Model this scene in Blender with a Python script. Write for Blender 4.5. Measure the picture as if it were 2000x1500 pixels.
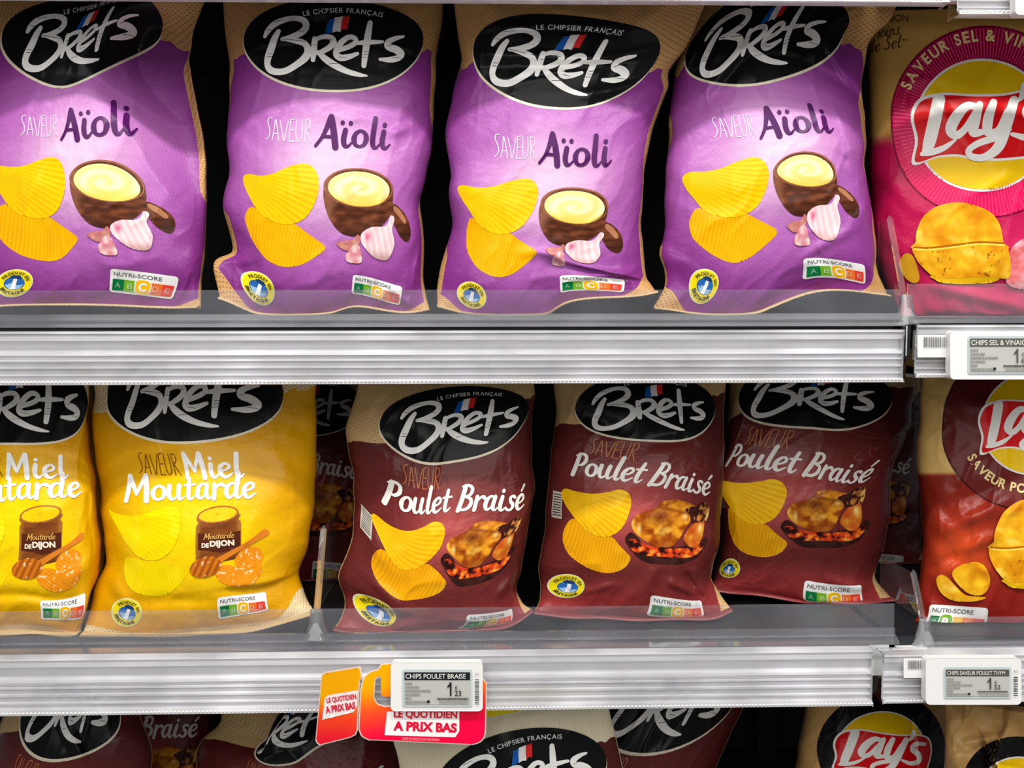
import bpy, math, random
import numpy as np
from mathutils import Vector, Matrix
from mathutils.geometry import delaunay_2d_cdt

for o in list(bpy.data.objects):
    bpy.data.objects.remove(o)
SC = bpy.context.scene
COL = SC.collection

# ------------------------------------------------------------------ camera
F = 1900.0                      # focal length in pixels of the 2000 x 1500 frame
CAM = np.array([0.0, -0.83, 1.35])
YAW, PITCH, ROLL = 0.0255, math.radians(4.0), 0.0017
fw = np.array([math.sin(YAW) * math.cos(PITCH), math.cos(YAW) * math.cos(PITCH), -math.sin(PITCH)])
rt0 = np.array([math.cos(YAW), -math.sin(YAW), 0.0])
up0 = np.cross(rt0, fw)
rt = rt0 * math.cos(ROLL) - up0 * math.sin(ROLL)
up = up0 * math.cos(ROLL) + rt0 * math.sin(ROLL)
cd = bpy.data.cameras.new('camera')
cd.sensor_width = 36.0
cd.lens = 36.0 * F / 2000.0
cd.clip_start = 0.02
cam = bpy.data.objects.new('camera', cd)
COL.objects.link(cam)
M4 = Matrix.Identity(4)
for i in range(3):
    M4[i][0], M4[i][1], M4[i][2], M4[i][3] = rt[i], up[i], -fw[i], CAM[i]
cam.matrix_world = M4
SC.camera = cam

# ------------------------------------------------------------------ light
SC.view_settings.view_transform = 'Standard'
SC.view_settings.look = 'None'
SC.view_settings.gamma = 1.0
SC.view_settings.use_curve_mapping = False
SC.view_settings.exposure = 0.0
w = bpy.data.worlds.new('aisle')
w.use_nodes = True
SC.world = w
w.node_tree.nodes['Background'].inputs['Color'].default_value = (0.92, 0.95, 1.0, 1)
w.node_tree.nodes['Background'].inputs['Strength'].default_value = 0.24


def strip(name, loc, tgt, sx, sy, power, col=(1, 0.97, 0.93)):
    l = bpy.data.lights.new(name, 'AREA')
    l.shape = 'RECTANGLE'
    l.size, l.size_y = sx, sy
    l.energy = power
    l.color = col
    o = bpy.data.objects.new(name, l)
    COL.objects.link(o)
    o.location = loc
    d = Vector(tgt) - Vector(loc)
    o.rotation_euler = d.to_track_quat('-Z', 'Y').to_euler()
    return o


# ceiling tubes over the aisle, then an added soft fill panel farther off
strip('ceiling_tube_near', (0.1, -1.15, 3.15), (0.1, 0.1, 1.2), 3.4, 0.11, 68)
strip('fill_panel_far', (0.1, -2.6, 2.9), (0.1, 0.1, 1.2), 3.6, 1.7, 58)


# ------------------------------------------------------------------ helpers
def P(px, py, Y):
    """world point where the sight line of photo pixel (px, py) meets the plane y = Y"""
    px = np.asarray(px, float)
    py = np.asarray(py, float)
    d = fw + ((px - 1000) / F)[..., None] * rt - ((py - 750) / F)[..., None] * up
    k = (np.asarray(Y, float) - CAM[1]) / d[..., 1]
    return CAM + k[..., None] * d


def lin(c):
    c = np.asarray(c, float) / 255.0
    return np.where(c <= 0.04045, c / 12.92, ((c + 0.055) / 1.055) ** 2.4)


def vnoise(x, y, seed=0):
    x = np.asarray(x, float) + seed * 17.31
    y = np.asarray(y, float) + seed * 9.73
    xi, yi = np.floor(x).astype(np.int64), np.floor(y).astype(np.int64)
    xf, yf = x - xi, y - yi

    def h(a, b):
        n = (a * 374761393 + b * 668265263 + seed * 1442695) & 0x7fffffff
        n = ((n ^ (n >> 13)) * 1274126177) & 0x7fffffff
        return ((n ^ (n >> 16)) & 0xffff) / 65535.0
    sx, sy = xf * xf * xf * (xf * (xf * 6 - 15) + 10), yf * yf * yf * (yf * (yf * 6 - 15) + 10)
    a = h(xi, yi) * (1 - sx) + h(xi + 1, yi) * sx
    b = h(xi, yi + 1) * (1 - sx) + h(xi + 1, yi + 1) * sx
    return a * (1 - sy) + b * sy


def fbm(x, y, seed=0):
    a = vnoise(x * .8 + y * .6, y * .8 - x * .6, seed)
    b = vnoise(x * 1.5 - y * 1.3, y * 1.5 + x * 1.3, seed + 1)
    c = vnoise(x * 3.1 + y * 2.4, y * 3.1 - x * 2.4, seed + 2)
    return np.clip((a * .55 + b * .3 + c * .15 - .5) * 1.35 + .5, 0, 1)


def sst(a, b, x):
    t = np.clip((x - a) / (b - a), 0, 1)
    return t * t * (3 - 2 * t)


def mixc(a, b, t):
    t = np.asarray(t, float)[..., None]
    return np.asarray(a, float) * (1 - t) + np.asarray(b, float) * t


def mesh_np(name, V, faces, mat, smooth=True, cols=None, uv=None, attrs=None):
    """faces: list of index arrays (n x 3 or n x 4)"""
    me = bpy.data.meshes.new(name)
    V = np.asarray(V, np.float32)
    loops, starts, tot = [], [], 0
    for f in faces:
        f = np.asarray(f, np.int32)
        if len(f) == 0:
            continue
        loops.append(f.ravel())
        starts.append(tot + np.arange(len(f), dtype=np.int32) * f.shape[1])
        tot += f.size
    loops = np.concatenate(loops)
    starts = np.concatenate(starts)
    me.vertices.add(len(V))
    me.vertices.foreach_set('co', V.ravel())
    me.loops.add(len(loops))
    me.loops.foreach_set('vertex_index', loops)
    me.polygons.add(len(starts))
    me.polygons.foreach_set('loop_start', starts)
    me.polygons.foreach_set('use_smooth', np.full(len(starts), smooth, dtype=bool))
    me.update(calc_edges=True)
    if cols is not None:
        a = me.color_attributes.new('Col', 'FLOAT_COLOR', 'POINT')
        c4 = np.ones((len(V), 4), np.float32)
        c4[:, :3] = cols
        a.data.foreach_set('color', c4.ravel())
    if uv is not None:
        l = me.uv_layers.new(name='UVMap')
        l.data.foreach_set('uv', np.asarray(uv, np.float32)[loops].ravel())
    for k, v in (attrs or {}).items():
        a = me.attributes.new(k, 'FLOAT', 'POINT')
        a.data.foreach_set('value', np.asarray(v, np.float32))
    if mat:
        me.materials.append(mat)
    me.validate()
    return me


def put(name, me, parent=None, loc=(0, 0, 0)):
    o = bpy.data.objects.new(name, me)
    COL.objects.link(o)
    o.location = loc
    if parent:
        o.parent = parent
    return o


def tag(o, label=None, cat=None, group=None, kind=None):
    if label:
        o['label'] = label
    if cat:
        o['category'] = cat
    if group:
        o['group'] = group
    if kind:
        o['kind'] = kind
    return o


def thing(name, loc, label, cat, group=None):
    o = bpy.data.objects.new(name, None)
    o.empty_display_size = 0.02
    COL.objects.link(o)
    o.location = loc
    return tag(o, label, cat, group)


# ------------------------------------------------------------------ materials
MATS = {}


def pmat(name, rgb, rough=0.4, metal=0.0, spec=0.5, noise=0.0, nscale=40, bump=0.0, coat=0.0):
    if name in MATS:
        return MATS[name]
    m = bpy.data.materials.new(name)
    m.use_nodes = True
    nt = m.node_tree
    b = nt.nodes['Principled BSDF']
    c = lin(rgb)
    b.inputs['Base Color'].default_value = (*c, 1)
    b.inputs['Roughness'].default_value = rough
    b.inputs['Metallic'].default_value = metal
    b.inputs['Specular IOR Level'].default_value = spec
    b.inputs['Coat Weight'].default_value = coat
    n = nt.nodes.new('ShaderNodeTexNoise')
    n.inputs['Scale'].default_value = nscale
    n.inputs['Detail'].default_value = 4
    tc = nt.nodes.new('ShaderNodeTexCoord')
    nt.links.new(tc.outputs['Object'], n.inputs['Vector'])
    mx = nt.nodes.new('ShaderNodeMix')
    mx.data_type = 'RGBA'
    mx.inputs[6].default_value = (*(c * (1 - noise)), 1)
    mx.inputs[7].default_value = (*np.clip(c * (1 + noise), 0, 1), 1)
    nt.links.new(n.outputs['Fac'], mx.inputs[0])
    nt.links.new(mx.outputs[2], b.inputs['Base Color'])
    if bump:
        bp = nt.nodes.new('ShaderNodeBump')
        bp.inputs['Strength'].default_value = bump
        bp.inputs['Distance'].default_value = 0.001
        nt.links.new(n.outputs['Fac'], bp.inputs['Height'])
        nt.links.new(bp.outputs['Normal'], b.inputs['Normal'])
    MATS[name] = m
    return m


def ink_mat():
    m = bpy.data.materials.new('printed_ink')
    m.use_nodes = True
    nt = m.node_tree
    b = nt.nodes['Principled BSDF']
    a = nt.nodes.new('ShaderNodeVertexColor')
    a.layer_name = 'Col'
    nt.links.new(a.outputs['Color'], b.inputs['Base Color'])
    b.inputs['Roughness'].default_value = 0.26
    b.inputs['Specular IOR Level'].default_value = 0.14
    return m


INK = ink_mat()


def film_mat(name, weave, weave_col, kraft=(200, 160, 104), kdot=(122, 80, 38), rough=0.32):
    """printed film: base colour from the print gradient, woven dashes, kraft where the print ends"""
    m = bpy.data.materials.new(name)
    m.use_nodes = True
    nt = m.node_tree
    N, L = nt.nodes, nt.links
    b = N['Principled BSDF']
    b.inputs['Roughness'].default_value = rough
    b.inputs['Specular IOR Level'].default_value = 0.22
    vc = N.new('ShaderNodeVertexColor')
    vc.layer_name = 'Col'
    uv = N.new('ShaderNodeUVMap')
    mp = N.new('ShaderNodeMapping')
    mp.inputs['Rotation'].default_value = (0, 0, math.radians(18))
    L.new(uv.outputs['UV'], mp.inputs['Vector'])
    sp = N.new('ShaderNodeSeparateXYZ')
    L.new(mp.outputs['Vector'], sp.inputs[0])

    def math_(op, a, bb=None, c=None):
        n = N.new('ShaderNodeMath')
        n.operation = op
        for i, s in enumerate((a, bb, c)):
            if s is None:
                continue
            if isinstance(s, (int, float)):
                n.inputs[i].default_value = s
            else:
                L.new(s, n.inputs[i])
        return n.outputs[0]
    row = math_('FLOOR', math_('MULTIPLY', sp.outputs['Y'], 1 / 4.6))
    sx = math_('SINE', math_('ADD', math_('MULTIPLY', sp.outputs['X'], 2 * math.pi / 6.2), math_('MULTIPLY', row, 3.14159)))
    sy = math_('SINE', math_('MULTIPLY', sp.outputs['Y'], 2 * math.pi / 4.6))
    dash = math_('MULTIPLY', math_('MAXIMUM', sx, 0.0), math_('MAXIMUM', sy, 0.0))
    dash = math_('MINIMUM', math_('MULTIPLY', dash, 2.2), 1.0)
    nz = N.new('ShaderNodeTexNoise')
    nz.inputs['Scale'].default_value = 0.02
    L.new(uv.outputs['UV'], nz.inputs['Vector'])
    mask = math_('MULTIPLY', dash, math_('MULTIPLY_ADD', nz.outputs['Fac'], 1.2, -0.1))
    m1 = N.new('ShaderNodeMix')
    m1.data_type = 'RGBA'
    L.new(math_('MULTIPLY', mask, weave), m1.inputs[0])
    L.new(vc.outputs['Color'], m1.inputs[6])
    m1.inputs[7].default_value = (*lin(weave_col), 1)
    kd = N.new('ShaderNodeMix')
    kd.data_type = 'RGBA'
    L.new(math_('MULTIPLY', dash, 0.75), kd.inputs[0])
    kd.inputs[6].default_value = (*lin(kraft), 1)
    kd.inputs[7].default_value = (*lin(kdot), 1)
    at = N.new('ShaderNodeAttribute')
    at.attribute_name = 'kraft'
    st = math_('GREATER_THAN', at.outputs['Fac'], 0.0)
    m2 = N.new('ShaderNodeMix')
    m2.data_type = 'RGBA'
    L.new(st, m2.inputs[0])
    L.new(m1.outputs[2], m2.inputs[6])
    L.new(kd.outputs[2], m2.inputs[7])
    L.new(m2.outputs[2], b.inputs['Base Color'])
    n2 = N.new('ShaderNodeTexNoise')
    n2.inputs['Scale'].default_value = 0.045
    n2.inputs['Detail'].default_value = 3
    L.new(uv.outputs['UV'], n2.inputs['Vector'])
    bp = N.new('ShaderNodeBump')
    bp.inputs['Strength'].default_value = 0.25
    bp.inputs['Distance'].default_value = 0.004
    L.new(n2.outputs['Fac'], bp.inputs['Height'])
    L.new(bp.outputs['Normal'], b.inputs['Normal'])
    return m


def clear_mat(name, haze, haze_col, gloss=1.0, rough=0.08, tint=(1, 1, 1)):
    """thin clear plastic: see-through, a little milky, with a surface reflection"""
    m = bpy.data.materials.new(name)
    m.use_nodes = True
    nt = m.node_tree
    N, L = nt.nodes, nt.links
    N.remove(N['Principled BSDF'])
    out = N['Material Output']
    tr = N.new('ShaderNodeBsdfTransparent')
    tr.inputs['Color'].default_value = (*tint, 1)
    df = N.new('ShaderNodeBsdfDiffuse')
    df.inputs['Color'].default_value = (*lin(haze_col), 1)
    m1 = N.new('ShaderNodeMixShader')
    nz = N.new('ShaderNodeTexNoise')
    nz.inputs['Scale'].default_value = 14
    tc = N.new('ShaderNodeTexCoord')
    L.new(tc.outputs['Object'], nz.inputs['Vector'])
    mm = N.new('ShaderNodeMath')
    mm.operation = 'MULTIPLY'
    mm.inputs[1].default_value = haze * 2
    L.new(nz.outputs['Fac'], mm.inputs[0])
    L.new(mm.outputs[0], m1.inputs[0])
    L.new(tr.outputs[0], m1.inputs[1])
    L.new(df.outputs[0], m1.inputs[2])
    gl = N.new('ShaderNodeBsdfGlossy')
    gl.inputs['Roughness'].default_value = rough
    fr = N.new('ShaderNodeFresnel')
    fr.inputs['IOR'].default_value = 1.5
    mg = N.new('ShaderNodeMath')
    mg.operation = 'MULTIPLY'
    mg.inputs[1].default_value = gloss
    L.new(fr.outputs[0], mg.inputs[0])
    m2 = N.new('ShaderNodeMixShader')
    L.new(mg.outputs[0], m2.inputs[0])
    L.new(m1.outputs[0], m2.inputs[1])
    L.new(gl.outputs[0], m2.inputs[2])
    L.new(m2.outputs[0], out.inputs[0])
    return m


# ------------------------------------------------------------------ flat print ("art") in photo-pixel units
def cr(pts, n=8, closed=False):
    """Catmull-Rom through rows of any dimension"""
    p = np.asarray(pts, float)
    if len(p) == 2 and not closed:
        t = np.linspace(0, 1, n + 1)[:, None]
        return p[0] * (1 - t) + p[1] * t
    if closed:
        q = np.vstack([p[-1], p, p[0], p[1]])
    else:
        q = np.vstack([2 * p[0] - p[1], p, 2 * p[-1] - p[-2]])
    out = []
    for i in range(1, len(q) - 2):
        t = np.linspace(0, 1, n, endpoint=False)[:, None]
        a, b, c, d = q[i - 1], q[i], q[i + 1], q[i + 2]
        out.append(0.5 * ((2 * b) + (c - a) * t + (2 * a - 5 * b + 4 * c - d) * t ** 2 + (3 * b - a - 3 * c + d) * t ** 3))
    if not closed:
        out.append(q[-2][None])
    return np.vstack(out)


def ell(cx, cy, rx, ry, rot=0, n=48, a0=0, a1=360):
    t = np.radians(np.linspace(a0, a1, n, endpoint=(a1 - a0) != 360))
    x, y = rx * np.cos(t), ry * np.sin(t)
    c, s = math.cos(math.radians(rot)), math.sin(math.radians(rot))
    return np.stack([cx + x * c - y * s, cy + x * s + y * c], 1)


def rrect(x0, y0, x1, y1, r, n=6):
    o = []
    for cx, cy, a in ((x1 - r, y0 + r, -90), (x1 - r, y1 - r, 0), (x0 + r, y1 - r, 90), (x0 + r, y0 + r, 180)):
        t = np.radians(np.linspace(a, a + 90, n))
        o.append(np.stack([cx + r * np.cos(t), cy + r * np.sin(t)], 1))
    return np.vstack(o)


def evenodd(pts, loops):
    r = np.zeros(len(pts), bool)
    x, y = pts[:, 0], pts[:, 1]
    for l in loops:
        x0, y0 = l[:, 0], l[:, 1]
        x1, y1 = np.roll(x0, -1), np.roll(y0, -1)
        for i in range(len(l)):
            c = (y0[i] > y) != (y1[i] > y)
            if c.any():
                xi = x0[i] + (y - y0[i]) * (x1[i] - x0[i]) / (y1[i] - y0[i] + 1e-12)
                r ^= c & (x < xi)
    return r


def dens(l, s):
    l = np.asarray(l, float)
    out = []
    for a, b in zip(l, np.roll(l, -1, 0)):
        n = max(1, int(math.ceil(np.hypot(*(b - a)) / s)))
        t = np.arange(n)[:, None] / n
        out.append(a * (1 - t) + b * t)
    return np.vstack(out)


def tri_fill(loops, s):
    loops = [dens(l, s) for l in loops]
    allp = np.vstack(loops)
    lo, hi = allp.min(0), allp.max(0)
    gx, gy = np.meshgrid(np.arange(lo[0] + s / 2, hi[0], s), np.arange(lo[1] + s / 2, hi[1], s))
    g = np.stack([gx.ravel(), gy.ravel()], 1)
    if len(g):
        g = g[evenodd(g, loops)]
    if len(g):
        d = np.full(len(g), 1e9)
        for q in allp:
            d = np.minimum(d, ((g - q) ** 2).sum(1))
        g = g[d > (0.45 * s) ** 2]
    pts = np.vstack([allp, g]) if len(g) else allp
    edges, k = [], 0
    for l in loops:
        edges += [(k + i, k + (i + 1) % len(l)) for i in range(len(l))]
        k += len(l)
    r = delaunay_2d_cdt([Vector(p) for p in pts], edges, [], 0, 1e-5)
    V = np.array([tuple(v) for v in r[0]])
    T = np.array([f for f in r[2] if len(f) == 3], int)
    cen = V[T].mean(1)
    T = T[evenodd(cen, loops)]
    return V, T


_txt = {}


def glyphs(s, bold=0.0):
    key = (s, bold)
    if key not in _txt:
        cu = bpy.data.curves.new('t', 'FONT')
        cu.body = s
        cu.size = 1.0
        cu.resolution_u = 4
        cu.offset = bold
        cu.fill_mode = 'FRONT'
        ob = bpy.data.objects.new('t', cu)
        me = ob.to_mesh()
        me.calc_loop_triangles()
        V = np.array([v.co[:2] for v in me.vertices])
        T = np.array([t.vertices for t in me.loop_triangles], int)
        ob.to_mesh_clear()
        bpy.data.objects.remove(ob)
        bpy.data.curves.remove(cu)
        _txt[key] = (V, T)
    return _txt[key]


class Art:
    def __init__(self):
        self.parts = {}          # name -> dict(parent, v, t, c, l)
        self.order = []

    def part(self, key, name=None, parent=None, label=None):
        if key not in self.parts:
            self.parts[key] = dict(name=name or key, parent=parent, v=[], t=[], c=[], l=[], n=0, label=label)
            self.order.append(key)
        self.cur = self.parts[key]
        return self

    def add(self, V, T, col, lev):
        p = self.cur
        V = np.asarray(V, float)
        c = col(V[:, 0], V[:, 1]) if callable(col) else np.tile(np.asarray(col, float), (len(V), 1))
        T = np.array(T, int)
        a, b, d = V[T[:, 0]], V[T[:, 1]], V[T[:, 2]]
        ar = (b[:, 0] - a[:, 0]) * (d[:, 1] - a[:, 1]) - (b[:, 1] - a[:, 1]) * (d[:, 0] - a[:, 0])
        T = T[np.abs(ar) > 1e-7]
        ar = ar[np.abs(ar) > 1e-7]
        T[ar > 0] = T[ar > 0][:, ::-1]
        p['v'].append(V)
        p['t'].append(T + p['n'])
        p['c'].append(lin(np.clip(c, 0, 255)))
        p['l'].append(np.full(len(V), float(lev)))
        p['n'] += len(V)

    def poly(self, loop, col, lev=1, s=6, holes=()):
        s = min(s, 4.5) if s < 30 else s
        V, T = tri_fill([np.asarray(loop, float)] + [np.asarray(h, float) for h in holes], s)
        self.add(V, T, col, lev)

    def ribbon(self, pts, col, lev=2, n=8, closed=False, cap=True, W=1.0):
        """pts rows (x, y, width)"""
        q = cr(pts, n, closed)
        c, wd = q[:, :2], q[:, 2] * W * 0.5
        if closed:
            tg = np.roll(c, -1, 0) - np.roll(c, 1, 0)
        else:
            tg = np.gradient(c, axis=0)
        tg /= np.maximum(np.hypot(tg[:, 0], tg[:, 1]), 1e-9)[:, None]
        nr = np.stack([-tg[:, 1], tg[:, 0]], 1)
        m = len(c)
        ks = (1, .5, 0, -.5, -1) if wd.max() > 2.6 else (1, 0, -1)
        V = np.vstack([c + nr * wd[:, None] * k for k in ks])
        mid = len(ks) // 2 * m
        T = []
        for i in range(m if closed else m - 1):
            j = (i + 1) % m
            for o in range(0, m * (len(ks) - 1), m):
                T += [(i + o, j + o, j + o + m), (i + o, j + o + m, i + o + m)]
        if cap and not closed:
            for e, sg in ((0, -1), (m - 1, 1)):
                k0 = len(V)
                th = np.linspace(-math.pi / 2, math.pi / 2, 7)
                arc = c[e] + wd[e] * (np.cos(th)[:, None] * tg[e] * sg + np.sin(th)[:, None] * nr[e])
                V = np.vstack([V, arc])
                T += [(mid + e, k0 + a, k0 + a + 1) for a in range(6)]
        self.add(V, T, col, lev)

    def text(self, s, x, y, w, h, col, lev=2, rot=0, bold=0.0, shear=0.0):
        """fit a text to the box whose lower left corner is (x, y), w wide, h high, rotated clockwise in the picture"""
        V, T = glyphs(s, bold)
        lo, hi = V.min(0), V.max(0)
        q = (V - lo) / (hi - lo)
        q = np.stack([q[:, 0] * w + q[:, 1] * h * shear, -q[:, 1] * h], 1)
        c, n = math.cos(math.radians(rot)), math.sin(math.radians(rot))
        self.add(np.stack([x + q[:, 0] * c - q[:, 1] * n, y + q[:, 0] * n + q[:, 1] * c], 1), T, col, lev)

    def arctext(self, s, cx, cy, r, a0, a1, h, col, lev=3, bold=0.0, wf=1.0, inside=False, ry=None):
        """characters from angle a0 to a1 (degrees, counter-clockwise from +x, picture y down)"""
        ry = ry or r
        wid = []
        for ch in s:
            if ch == ' ':
                wid.append(0.33)
            else:
                V, T = glyphs(ch, bold)
                wid.append(V[:, 0].max() - V[:, 0].min() + 0.12)
        tot = sum(wid)
        acc = 0
        for ch, wd in zip(s, wid):
            mid = (acc + wd / 2) / tot
            acc += wd
            if ch == ' ':
                continue
            a = math.radians(a0 + (a1 - a0) * mid)
            V, T = glyphs(ch, bold)
            x = V[:, 0] - (V[:, 0].min() + V[:, 0].max()) / 2
            k = h / 0.72
            q = np.stack([x * k * wf, -(V[:, 1]) * k], 1)
            th = (-a + math.pi / 2) if not inside else (-a - math.pi / 2)
            c, n = math.cos(th), math.sin(th)
            px, py = cx + r * math.cos(a), cy - ry * math.sin(a)
            self.add(np.stack([px + q[:, 0] * c - q[:, 1] * n, py + q[:, 0] * n + q[:, 1] * c], 1), T, col, lev)

    def script(self, s, x, y, sx, sy, col, lev=3, rot=0, shear=0.1, wf=1.0):
        c, n = math.cos(math.radians(rot)), math.sin(math.radians(rot))
        pen = 0.0
        for ch in s:
            if ch == ' ':
                pen += 58
                continue
            adv, strokes = SCRIPT[ch]
            for k, st in enumerate(strokes):
                closed = len(st) > 0 and st[0] == 'c'
                a = np.array(st[1:] if closed else st, float)
                gx, gy = (a[:, 0] + pen + a[:, 1] * shear) * sx, -a[:, 1] * sy
                q = np.stack([x + gx * c - gy * n, y + gx * n + gy * c, a[:, 2] * wf * (sx + sy) / 2], 1)
                self.ribbon(q, col, lev + 0.05 * k, 6, closed)
            pen += adv

    def copy_into(self, other, fn, lev=0):
        for k in self.order:
            p = self.parts[k]
            other.part(k, p['name'], p['parent'], p['label'])
            for V, c, l in zip(p['v'], p['c'], p['l']):
                pass
            q = other.cur
            base = q['n']
            q['v'].append(fn(np.vstack(p['v'])))
            q['t'].append(np.vstack(p['t']) + base)
            q['c'].append(np.vstack(p['c']))
            q['l'].append(np.concatenate(p['l']) + lev)
            q['n'] += p['n']


O_ = [(45, 98, 18), (20, 82, 24), (10, 48, 32), (20, 14, 24), (45, 2, 18), (70, 16, 24), (80, 52, 32), (70, 84, 24)]
BOWL = [(70, 95, 16), (45, 102, 18), (20, 78, 28), (13, 38, 32), (28, 4, 24), (52, 12, 16), (72, 52, 14)]
STEM = [(36, 170, 34), (26, 80, 36), (12, -4, 36)]
E_ = [(20, 46, 15), (48, 54, 15), (68, 74, 20), (62, 96, 20), (40, 100, 20), (17, 76, 28), (13, 40, 32), (26, 9, 28), (50, 0, 20), (86, 28, 10)]
SCRIPT = {
    'A': (128, [[(-6, -4, 18), (30, 62, 22), (66, 176, 36)], [(66, 176, 36), (86, 90, 38), (104, -8, 38)], [(24, 54, 18), (92, 54, 18)]]),
    'i': (62, [[(24, 98, 30), (18, 42, 32), (26, 6, 28), (44, 0, 18), (66, 24, 10)], [(26, 138, 27), (27, 141, 27)]]),
    'ï': (66, [[(24, 98, 30), (18, 42, 32), (26, 6, 28), (44, 0, 18), (66, 24, 10)], [(4, 142, 26), (5, 144, 26)], [(50, 142, 26), (51, 144, 26)]]),
    'o': (93, [['c'] + O_]),
    'l': (62, [[(32, 178, 30), (24, 62, 32), (30, 9, 28), (48, 0, 18), (68, 24, 10)]]),
    'u': (104, [[(15, 98, 30), (13, 42, 30), (26, 6, 24), (50, 6, 16), (70, 42, 14)], [(74, 98, 30), (70, 42, 30), (78, 7, 26), (92, 0, 16), (110, 20, 10)]]),
    'e': (86, [E_]),
    'é': (88, [E_, [(44, 128, 16), (70, 158, 24)]]),
    't': (74, [[(36, 148, 26), (28, 52, 32), (34, 9, 28), (52, 0, 18), (74, 24, 10)], [(2, 98, 16), (70, 103, 16)]]),
    'r': (76, [[(16, 98, 28), (14, -3, 30)], [(18, 55, 14), (40, 90, 18), (62, 97, 24), (72, 88, 26)]]),
    'a': (108, [BOWL, [(76, 98, 30), (71, 42, 30), (79, 7, 26), (94, 0, 16), (112, 20, 10)]]),
    'd': (110, [BOWL, [(86, 180, 30), (73, 42, 30), (81, 7, 26), (96, 0, 16), (114, 22, 10)]]),
    's': (80, [[(66, 92, 24), (48, 101, 18), (28, 88, 22), (36, 62, 26), (58, 40, 28), (55, 12, 24), (34, -2, 18), (10, 10, 22)]]),
    'n': (104, [[(16, 98, 28), (14, -3, 30)], [(18, 60, 14), (44, 96, 20), (66, 88, 26), (66, 30, 30), (76, 4, 22), (104, 20, 10)]]),
    'S': (112, [[(92, 150, 22), (66, 176, 20), (36, 152, 26), (48, 105, 30), (78, 68, 32), (74, 18, 28), (42, -4, 22), (8, 20, 26)]]),
    'P': (106, [STEM, [(12, 158, 14), (50, 177, 20), (88, 160, 26), (92, 116, 28), (66, 84, 22), (36, 80, 14)]]),
    'B': (122, [STEM, [(16, 170, 16), (60, 177, 20), (90, 155, 26), (84, 116, 24), (50, 96, 16)], [(50, 96, 16), (92, 80, 24), (98, 36, 30), (68, 3, 24), (10, 0, 20)]]),
    'M': (162, [[(30, 176, 32), (22, 90, 32), (10, 0, 30)], [(30, 176, 34), (54, 100, 30), (72, 44, 20)], [(72, 44, 20), (98, 110, 24), (128, 176, 30)], [(128, 176, 34), (132, 90, 36), (134, -4, 36)]]),
}


def C(ox, oy, s, pts):
    """points read off an enlarged crop -> photo pixels (third column = width)"""
    a = np.array(pts, float)
    a = a / s
    a[:, 0] += ox
    a[:, 1] += oy
    return a


def sim(p0, p1, q0, q1):
    """similarity taking p0->q0, p1->q1"""
    a, b, c, d = complex(*p0), complex(*p1), complex(*q0), complex(*q1)
    k = (d - c) / (b - a)

    def fn(V):
        z = (V[:, 0] + 1j * V[:, 1] - a) * k + c
        return np.stack([z.real, z.imag], 1)
    return fn


def aff(ps, qs):
    A = np.hstack([np.array(ps, float), np.ones((len(ps), 1))])
    X = np.linalg.lstsq(A, np.array(qs, float), rcond=None)[0]
    return lambda V: np.hstack([V, np.ones((len(V), 1))]) @ X


class TPS:
    def __init__(self, src, dst, reg=2.0):
        s, d = np.array(src, float), np.array(dst, float)
        self.m, self.k = s.mean(0), 1 / 200.0
        s = (s - self.m) * self.k
        n = len(s)
        K = self.U(((s[:, None] - s[None]) ** 2).sum(2)) + reg * 1e-3 * np.eye(n)
        Pm = np.hstack([np.ones((n, 1)), s])
        A = np.zeros((n + 3, n + 3))
        A[:n, :n], A[:n, n:], A[n:, :n] = K, Pm, Pm.T
        b = np.zeros((n + 3, 2))
        b[:n] = d
        self.w, self.s = np.linalg.solve(A, b), s

    @staticmethod
    def U(r2):
        return np.where(r2 > 1e-12, r2 * np.log(np.maximum(r2, 1e-12)), 0.0)

    def __call__(self, V):
        q = (V - self.m) * self.k
        K = self.U(((q[:, None] - self.s[None]) ** 2).sum(2))
        return K @ self.w[:-3] + np.hstack([np.ones((len(q), 1)), q]) @ self.w[-3:]
# ------------------------------------------------------------------ artwork of the packs
WHITE = (250, 249, 245)


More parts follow.
